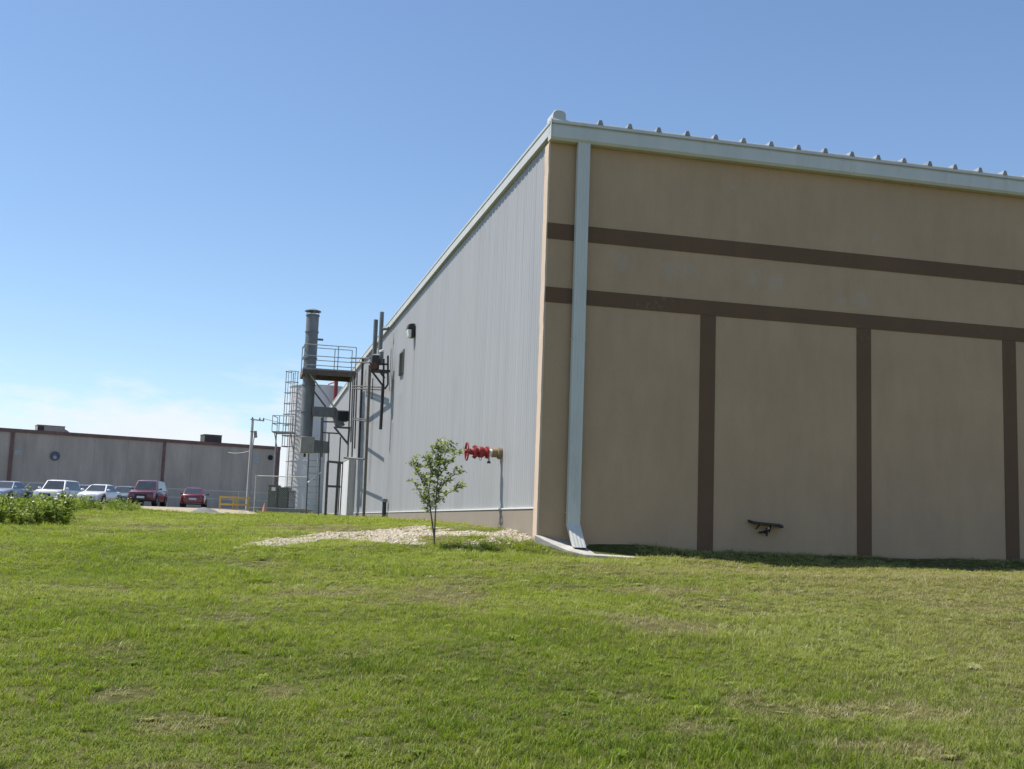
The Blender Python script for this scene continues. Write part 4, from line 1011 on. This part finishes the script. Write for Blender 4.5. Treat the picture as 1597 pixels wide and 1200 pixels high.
for a, b2 in twigs:
    for _ in range(r_.choice((6, 7, 9))):
        q = a.lerp(b2, r_.uniform(.2, 1.08)); d = (b2-a).normalized()*.6+Vector((r_.gauss(0, .7), r_.gauss(0, .7), r_.gauss(.1, .6)))
        leaf(q, d, r_.uniform(.05, .09), r_.uniform(.026, .042), min(1, max(0, r_.gauss(.5, .28))))
me = bpy.data.meshes.new('crown'); me.from_pydata([v-sb for v in lv_], [], lf_)
at_ = me.attributes.new('tone', 'FLOAT', 'FACE'); at_.data.foreach_set('value', tone); me.materials.append(m)
co = bpy.data.objects.new('crown', me); COL.objects.link(co); co.parent = sa

# ------------------------------------------------------------------ scattered stuff: gravel, grass, weeds
def proto_collection(name, objs):
    c_ = bpy.data.collections.new(name)
    for o in objs: c_.objects.link(o)
    return c_
def protoobj(name, vs, fs, m, smooth=False):
    me = bpy.data.meshes.new(name); me.from_pydata(vs, [], fs); me.materials.append(m)
    me.polygons.foreach_set('use_smooth', [smooth]*len(fs))
    return bpy.data.objects.new(name, me)
def scatter(name, pts, rot, scl, dry, idx, coll, m, label, cat, tone=None):
    if tone is None: tone = np.zeros(len(pts))
    me = bpy.data.meshes.new(name); me.from_pydata(pts.tolist(), [], [])
    for nm, ty, arr, key in (('rot', 'FLOAT_VECTOR', rot, 'vector'), ('scl', 'FLOAT_VECTOR', scl, 'vector'), ('dry', 'FLOAT', dry, 'value'), ('tone', 'FLOAT', tone, 'value'), ('idx', 'INT', idx, 'value')):
        a = me.attributes.new(nm, ty, 'POINT'); a.data.foreach_set(key, np.ascontiguousarray(arr).ravel())
    me.materials.append(m)
    o = bpy.data.objects.new(name, me); COL.objects.link(o)
    ng = bpy.data.node_groups.new(name, 'GeometryNodeTree')
    ng.interface.new_socket('Geometry', in_out='INPUT', socket_type='NodeSocketGeometry'); ng.interface.new_socket('Geometry', in_out='OUTPUT', socket_type='NodeSocketGeometry')
    N_ = ng.nodes; gi = N_.new('NodeGroupInput'); gout = N_.new('NodeGroupOutput'); ip = N_.new('GeometryNodeInstanceOnPoints')
    ci = N_.new('GeometryNodeCollectionInfo'); ci.inputs['Collection'].default_value = coll; ci.inputs['Separate Children'].default_value = True; ci.inputs['Reset Children'].default_value = True
    def na(nm, ty):
        q = N_.new('GeometryNodeInputNamedAttribute'); q.data_type = ty; q.inputs['Name'].default_value = nm; return q.outputs['Attribute']
    mp = N_.new('GeometryNodeMeshToPoints')
    ng.links.new(gi.outputs[0], mp.inputs[0]); ng.links.new(mp.outputs[0], ip.inputs['Points']); ng.links.new(ci.outputs[0], ip.inputs['Instance']); ip.inputs['Pick Instance'].default_value = True
    ng.links.new(na('idx', 'INT'), ip.inputs['Instance Index']); ng.links.new(na('rot', 'FLOAT_VECTOR'), ip.inputs['Rotation']); ng.links.new(na('scl', 'FLOAT_VECTOR'), ip.inputs['Scale'])
    ng.links.new(ip.outputs[0], gout.inputs[0])
    md = o.modifiers.new('scatter', 'NODES'); md.node_group = ng
    return tag(o, label, cat, kind='stuff')

# gravel strip: limestone chips spilling from the building corner across the lawn
gp_ = [hit(x, y) for x, y in ((838, 831), (845, 842), (800, 850), (740, 853), (690, 850), (640, 851), (560, 846), (480, 848), (420, 855), (355, 858), (380, 850), (450, 838), (540, 831), (600, 827), (650, 822), (690, 824), (720, 830), (770, 833), (800, 824))]
gx = np.array([p.x for p in gp_]); gy = np.array([p.y for p in gp_])
def inpoly(x, y, qx, qy):
    r = np.zeros(len(x), bool); j = len(qx)-1
    for i in range(len(qx)):
        c_ = ((qy[i] > y) != (qy[j] > y)) & (x < (qx[j]-qx[i])*(y-qy[i])/(qy[j]-qy[i]+1e-12)+qx[i]); r ^= c_; j = i
    return r
def gravel_w(x, y):        # 0..1 how much gravel covers the lawn here
    w = inpoly(x, y, gx, gy).astype(float)
    w *= np.clip((vnoise(x, y, .9, 5)*.65+vnoise(x, y, .33, 6)*.35-.35)*5, 0, 1)
    return w
MT['lime'] = leafmat('limestone', [(.38, .32, .24), (.48, .41, .32), (.33, .27, .19), (.54, .48, .40)], 0.0)
stones = []
for k in range(6):
    bm = bmesh.new(); bmesh.ops.create_icosphere(bm, subdivisions=1, radius=1)
    for v in bm.verts: v.co *= 1+.35*mnoise.noise(v.co*1.3+Vector((k*7, 0, 0))); v.co.z *= .7
    vs = [v.co.copy() for v in bm.verts]; fs = [[v.index for v in f.verts] for f in bm.faces]; bm.free()
    stones.append(protoobj('stone', vs, fs, MT['lime']))
n_ = 60000; x = rng.uniform(gx.min(), gx.max(), n_); y = rng.uniform(gy.min(), gy.max(), n_)
k = rng.random(n_) < gravel_w(x, y)*.8; x = x[k]; y = y[k]; n_ = len(x)
sc_ = rng.uniform(.010, .026, n_)*np.where(rng.random(n_) < .06, 1.8, 1)
scatter('gravel', np.stack([x, y, gz(x, y)+sc_*.25], 1), np.stack([rng.uniform(-.6, .6, n_), rng.uniform(-.6, .6, n_), rng.uniform(0, 6.28, n_)], 1), np.stack([sc_]*3, 1), np.zeros(n_), rng.integers(0, 6, n_).astype(np.int32), proto_collection('stones', stones), MT['lime'], 'pale limestone gravel spilling from the warehouse corner across the lawn', 'gravel')

# grass
MT['grass'] = leafmat('grass_blade', [(.075, .118, .014), (.155, .220, .018), (.225, .285, .030), (.30, .345, .050), (.46, .46, .22)], .42, [(.31, .26, .14), (.43, .37, .23), (.24, .235, .08)], .5)
def tuft(seed, nb, h, spread, wid, lean):
    r = random.Random(seed); vs, fs = [], []
    for _ in range(nb):
        a = r.uniform(0, 2*PI); rr = spread*math.sqrt(r.random()); bx, by = rr*math.cos(a), rr*math.sin(a)
        d = r.uniform(0, 2*PI); le = r.uniform(.25, 1)*lean; hh = h*r.uniform(.5, 1.1); w_ = wid*r.uniform(.7, 1.3)
        sx_, sy_ = -math.sin(d), math.cos(d); b0 = len(vs)
        for f_, wf in ((0, 1), (.45, .9), (.8, .6)):
            off = le*hh*f_**1.8; z = hh*f_*(1-.28*le*f_)
            cx_, cy_ = bx+math.cos(d)*off, by+math.sin(d)*off
            vs += [(cx_-sx_*w_*wf/2, cy_-sy_*w_*wf/2, z), (cx_+sx_*w_*wf/2, cy_+sy_*w_*wf/2, z)]
        off = le*hh; vs.append((bx+math.cos(d)*off, by+math.sin(d)*off, hh*(1-.34*le)))
        fs += [(b0, b0+1, b0+3, b0+2), (b0+2, b0+3, b0+5, b0+4), (b0+4, b0+5, b0+6)]
    return vs, fs
tufts = []
for k in range(5): tufts.append(protoobj('tuft', *tuft(10+k, 14, .068, .055, .0044, 1.0), MT['grass']))     # 0-4 mown
for k in range(3): tufts.append(protoobj('tuft', *tuft(30+k, 11, .115, .045, .0055, .85), MT['grass']))      # 5-7 taller
for k in range(3): tufts.append(protoobj('tuft', *tuft(50+k, 60, .07, .24, .010, .9), MT['grass']))        # 8-10 far, wide
# broad-leaved lawn weeds
for k in range(2):
    r = random.Random(90+k); vs, fs = [], []
    for j in range(9):
        d = j*2*PI/9+r.uniform(-.2, .2); L_ = r.uniform(.05, .085); w_ = .020; b0 = len(vs); sx_, sy_ = -math.sin(d), math.cos(d)
        for f_, wf, zz in ((0, .2, .01), (.35, .9, .035), (.7, 1, .042), (1, .15, .03)):
            vs += [(math.cos(d)*L_*f_-sx_*w_*wf/2, math.sin(d)*L_*f_-sy_*w_*wf/2, zz), (math.cos(d)*L_*f_+sx_*w_*wf/2, math.sin(d)*L_*f_+sy_*w_*wf/2, zz)]
        for q in range(3): fs.append((b0+q*2, b0+q*2+1, b0+q*2+3, b0+q*2+2))
    tufts.append(protoobj('tuft', vs, fs, MT['grass']))                                                    # 11-12
bands = [(2.4, 4.2, 260), (4.2, 7.5, 420), (7.5, 11, 330), (11, 16, 240), (16, 22, 160), (22, 30, 60), (30, 42, 9), (42, 66, 6)]
PX, PYY, FARF = [], [], []
for y0, y1, den in bands:
    MG = 6.0; big = (y1-y0)*(1.16*y1+2*MG); nn_ = int(big*den)
    yy = rng.uniform(y0, y1, nn_); xx = rng.uniform(-.62*y1-MG, .54*y1+MG, nn_)
    wedge = (xx > -.62*yy-MG) & (xx < .54*yy+MG); yy, xx = yy[wedge], xx[wedge]; nn_ = len(xx)
    thin = (xx > -.56*yy-1) & (xx < .50*yy+1) | (rng.random(nn_) < .6); yy, xx = yy[thin], xx[thin]; nn_ = len(xx)
    PX.append(xx); PYY.append(yy); FARF.append(np.full(nn_, y0 >= 30))
x = np.concatenate(PX); y = np.concatenate(PYY); isfar = np.concatenate(FARF)
px_, py_ = x-CX, y-CY; ss = px_*dL.x+py_*dL.y; oo = -(px_*dR.x+py_*dR.y)
inside = (ss > -.03) & (oo < .03)
apron = (-ss < 1.0) & (-ss > -.1) & (-oo > -.1) & (-oo < 1.86) & (-ss < .08+(-oo+.07)*.98)
dtx = np.array([p.x for p in DT]); dty = np.array([p.y for p in DT])
indirt = inpoly(x+.9*(vnoise(x, y, 1.5, 71)-.5), y+2.2*(vnoise(x, y, 1.2, 72)-.5), dtx, dty) & (rng.random(len(x)) > .05)
dirtz = (y > 60.5) & (x > -29)
keep = ~inside & ~apron & ~indirt & ~((y > 60) & (x > -20)) & (rng.random(len(x)) > gravel_w(x, y)*.80)
bald = np.clip((vnoise(x, y, 2.3, 11)*.5+vnoise(x, y, .8, 12)*.35+vnoise(x, y, .3, 13)*.15-.60)*7, 0, 1)      # thin patches
for qx, qy, rx, ry, am in ((345, 1046, .30, .45, 1), (432, 1078, .22, .4, .7), (205, 1092, .28, .35, .9), (365, 965, .35, .5, .8), (285, 1130, .4, .3, .7), (1225, 1108, .5, .5, .9), (1085, 1140, .35, .4, .7), (1400, 1108, .5, .5, .7), (1180, 1090, .2, .3, .6), (620, 940, .6, .7, .7), (760, 905, .9, .5, .7), (1100, 945, .8, .8, .6), (1000, 922, 1.1, .5, .8), (1250, 925, 1.2, .5, .6), (1540, 950, 1.0, .6, .7), (880, 918, .9, .5, .7), (150, 1010, .35, .4, .6), (560, 1020, .3, .4, .5), (980, 1090, .3, .3, .6), (1450, 1180, .35, .3, .7), (1330, 1170, .3, .25, .6), (130, 920, .6, .6, .5)):
    q = hit(qx, qy); e = ((x-q.x)/rx)**2+((y-q.y)/ry)**2
    bald = np.maximum(bald, am*np.clip(1.1-e*1.25+2.2*(vnoise(x, y, .28, 15)-.5), 0, 1))
rightdry = np.clip((x-.5+(y-14)*.15)/5, 0, 1)*np.clip((y-4)/3, 0, 1)
keep &= rng.random(len(x)) > bald*.42
keep &= rng.random(len(x)) > rightdry*.12
x, y, isfar, bald, rightdry = x[keep], y[keep], isfar[keep], bald[keep], rightdry[keep]; n_ = len(x)
strip = np.exp(-((y-(18.0+.13*x))/1.1)**2)*np.clip((x+2.5)/3, 0, 1)                # straw band some metres before the front wall
dry = np.clip(.08+.85*bald+.56*rightdry+.65*strip*vnoise(x, y, .6, 21)+.42*(vnoise(x, y, 1.6, 22)*.6+vnoise(x, y, .5, 23)*.4-.55), 0, .95)
dry = np.clip(dry+rng.normal(0, .16, n_), 0, 1)
tone = np.clip(.5+1.5*(vnoise(x, y, 3.1, 61)*.5+vnoise(x, y, 1.0, 62)*.3+vnoise(x, y, .35, 63)*.2-.5)+.25*np.clip((y-9)/12, -.15, 1), 0, 1)
lush = np.clip((vnoise(x, y, 1.3, 31)*.6+vnoise(x, y, .5, 32)*.4-.45)*3, 0, 1)*(1-rightdry*.7)
pick = rng.random(n_)
idx = np.where(isfar, rng.integers(8, 11, n_), np.where(pick < .16*lush+.02, rng.integers(5, 8, n_), np.where(pick > .996, rng.integers(11, 13, n_), rng.integers(0, 5, n_)))).astype(np.int32)
hs = rng.uniform(.65, 1.25, n_)*(.72+.5*lush)*(1-.45*bald)*np.where(isfar, 1.25, 1.)
ws = rng.uniform(.8, 1.25, n_)*np.where(isfar, 1.3, np.clip(y/13, .95, 1.7))
scatter('grass', np.stack([x, y, gz(x, y)-.004], 1), np.stack([rng.normal(0, .12, n_), rng.normal(0, .12, n_), rng.uniform(0, 6.28, n_)], 1), np.stack([ws, ws, hs], 1), dry, idx, proto_collection('tufts', tufts), MT['grass'], 'rough sunlit lawn grass with dry straw patches', 'grass', tone)

# weeds: leafy plants with small white flower heads
MT['weed'] = leafmat('weed_leaf', [(.13, .18, .035), (.21, .27, .05), (.28, .33, .08), (.36, .38, .17)], .45)
MT['flower'] = mat('weed_flower', (.66, .66, .58), .8, 0, .1, 9)
def weed(seed, h, nstem, flowers):
    r = random.Random(seed); vs, fs, mi = [], [], []
    for _ in range(nstem):
        a = r.uniform(0, 2*PI); sp_ = r.uniform(.1, .5); top = Vector((math.cos(a)*sp_*h, math.sin(a)*sp_*h, h*r.uniform(.7, 1.1)))
        b0 = len(vs); w_ = .006
        for p in (Vector((0, 0, 0)), top*.5+Vector((0, 0, .03)), top): vs += [p+Vector((w_, 0, 0)), p+Vector((-w_*.5, w_, 0)), p+Vector((-w_*.5, -w_, 0))]
        for q in range(2):
            for j in range(3): fs.append((b0+q*3+j, b0+q*3+(j+1) % 3, b0+q*3+3+(j+1) % 3, b0+q*3+3+j)); mi.append(0)
        for _ in range(12):
            f_ = r.uniform(.1, 1); p = top*f_; d = Vector((r.gauss(0, 1), r.gauss(0, 1), r.uniform(-.2, .9))).normalized(); L_ = r.uniform(.05, .12); s_ = d.cross(Vector((r.gauss(0, .4), r.gauss(0, .4), 1))).normalized()*L_*.24
            b0 = len(vs); vs += [p, p+d*L_*.5+s_, p+d*L_-Vector((0, 0, .02)), p+d*L_*.5-s_]; fs.append((b0, b0+1, b0+2, b0+3)); mi.append(0)
        if flowers and r.random() < .13:
            b0 = len(vs); nn_ = 6
            for j in range(nn_): vs.append(top+Vector((math.cos(j*2*PI/nn_)*.028, math.sin(j*2*PI/nn_)*.028, .015)))
            vs.append(top+Vector((0, 0, .035))); vs.append(top)
            for j in range(nn_): fs.append((b0+j, b0+(j+1) % nn_, b0+nn_)); mi.append(1); fs.append((b0+(j+1) % nn_, b0+j, b0+nn_+1)); mi.append(1)
    o = protoobj('weed', vs, fs, MT['weed']); o.data.materials.append(MT['flower']); o.data.polygons.foreach_set('material_index', mi); return o
weeds = [weed(200+k, .5, 6, k % 2 == 0) for k in range(6)]
wcol = proto_collection('weed_plants', weeds)
def weedpatch(name, pts, scale, label):
    x = np.array([p[0] for p in pts]); y = np.array([p[1] for p in pts]); n_ = len(x)
    s_ = scale*rng.uniform(.35, 1.25, n_)*(.55+.75*vnoise(x, y, 1.1, 51))
    scatter(name, np.stack([x, y, gz(x, y)-.02], 1), np.stack([rng.normal(0, .15, n_), rng.normal(0, .15, n_), rng.uniform(0, 6.28, n_)], 1), np.stack([s_*1.1, s_*1.1, s_], 1), np.zeros(n_), rng.integers(0, 6, n_).astype(np.int32), wcol, MT['weed'], label, 'weeds')
def blob(px0, px1, Y0, Y1, n_, thr, seed):
    out = []
    while len(out) < n_:
        yv = rng.uniform(Y0, Y1); p = on(rng.uniform(px0, px1), yv)
        f_ = (p.x, p.y)
        if vnoise(np.array([p.x]), np.array([p.y]), .8, seed)[0] > thr: out.append(f_)
    return out
w1 = blob(-140, 62, 23.5, 27.5, 230, .42, 41)+blob(40, 104, 24.5, 27.8, 60, .45, 42)
weedpatch('weeds', w1, 1.0, 'tall tangled green weeds with white flowers at the left edge of the lawn')
w2 = blob(-60, 130, 36, 54, 300, .35, 43)+blob(110, 218, 42, 56, 150, .42, 44)
weedpatch('weeds', w2, .85, 'low belt of green weeds in front of the parked white cars')
scn.cycles.max_bounces = 8; scn.cycles.diffuse_bounces = 3; scn.cycles.use_adaptive_sampling = True
scn.cycles.use_denoising = True
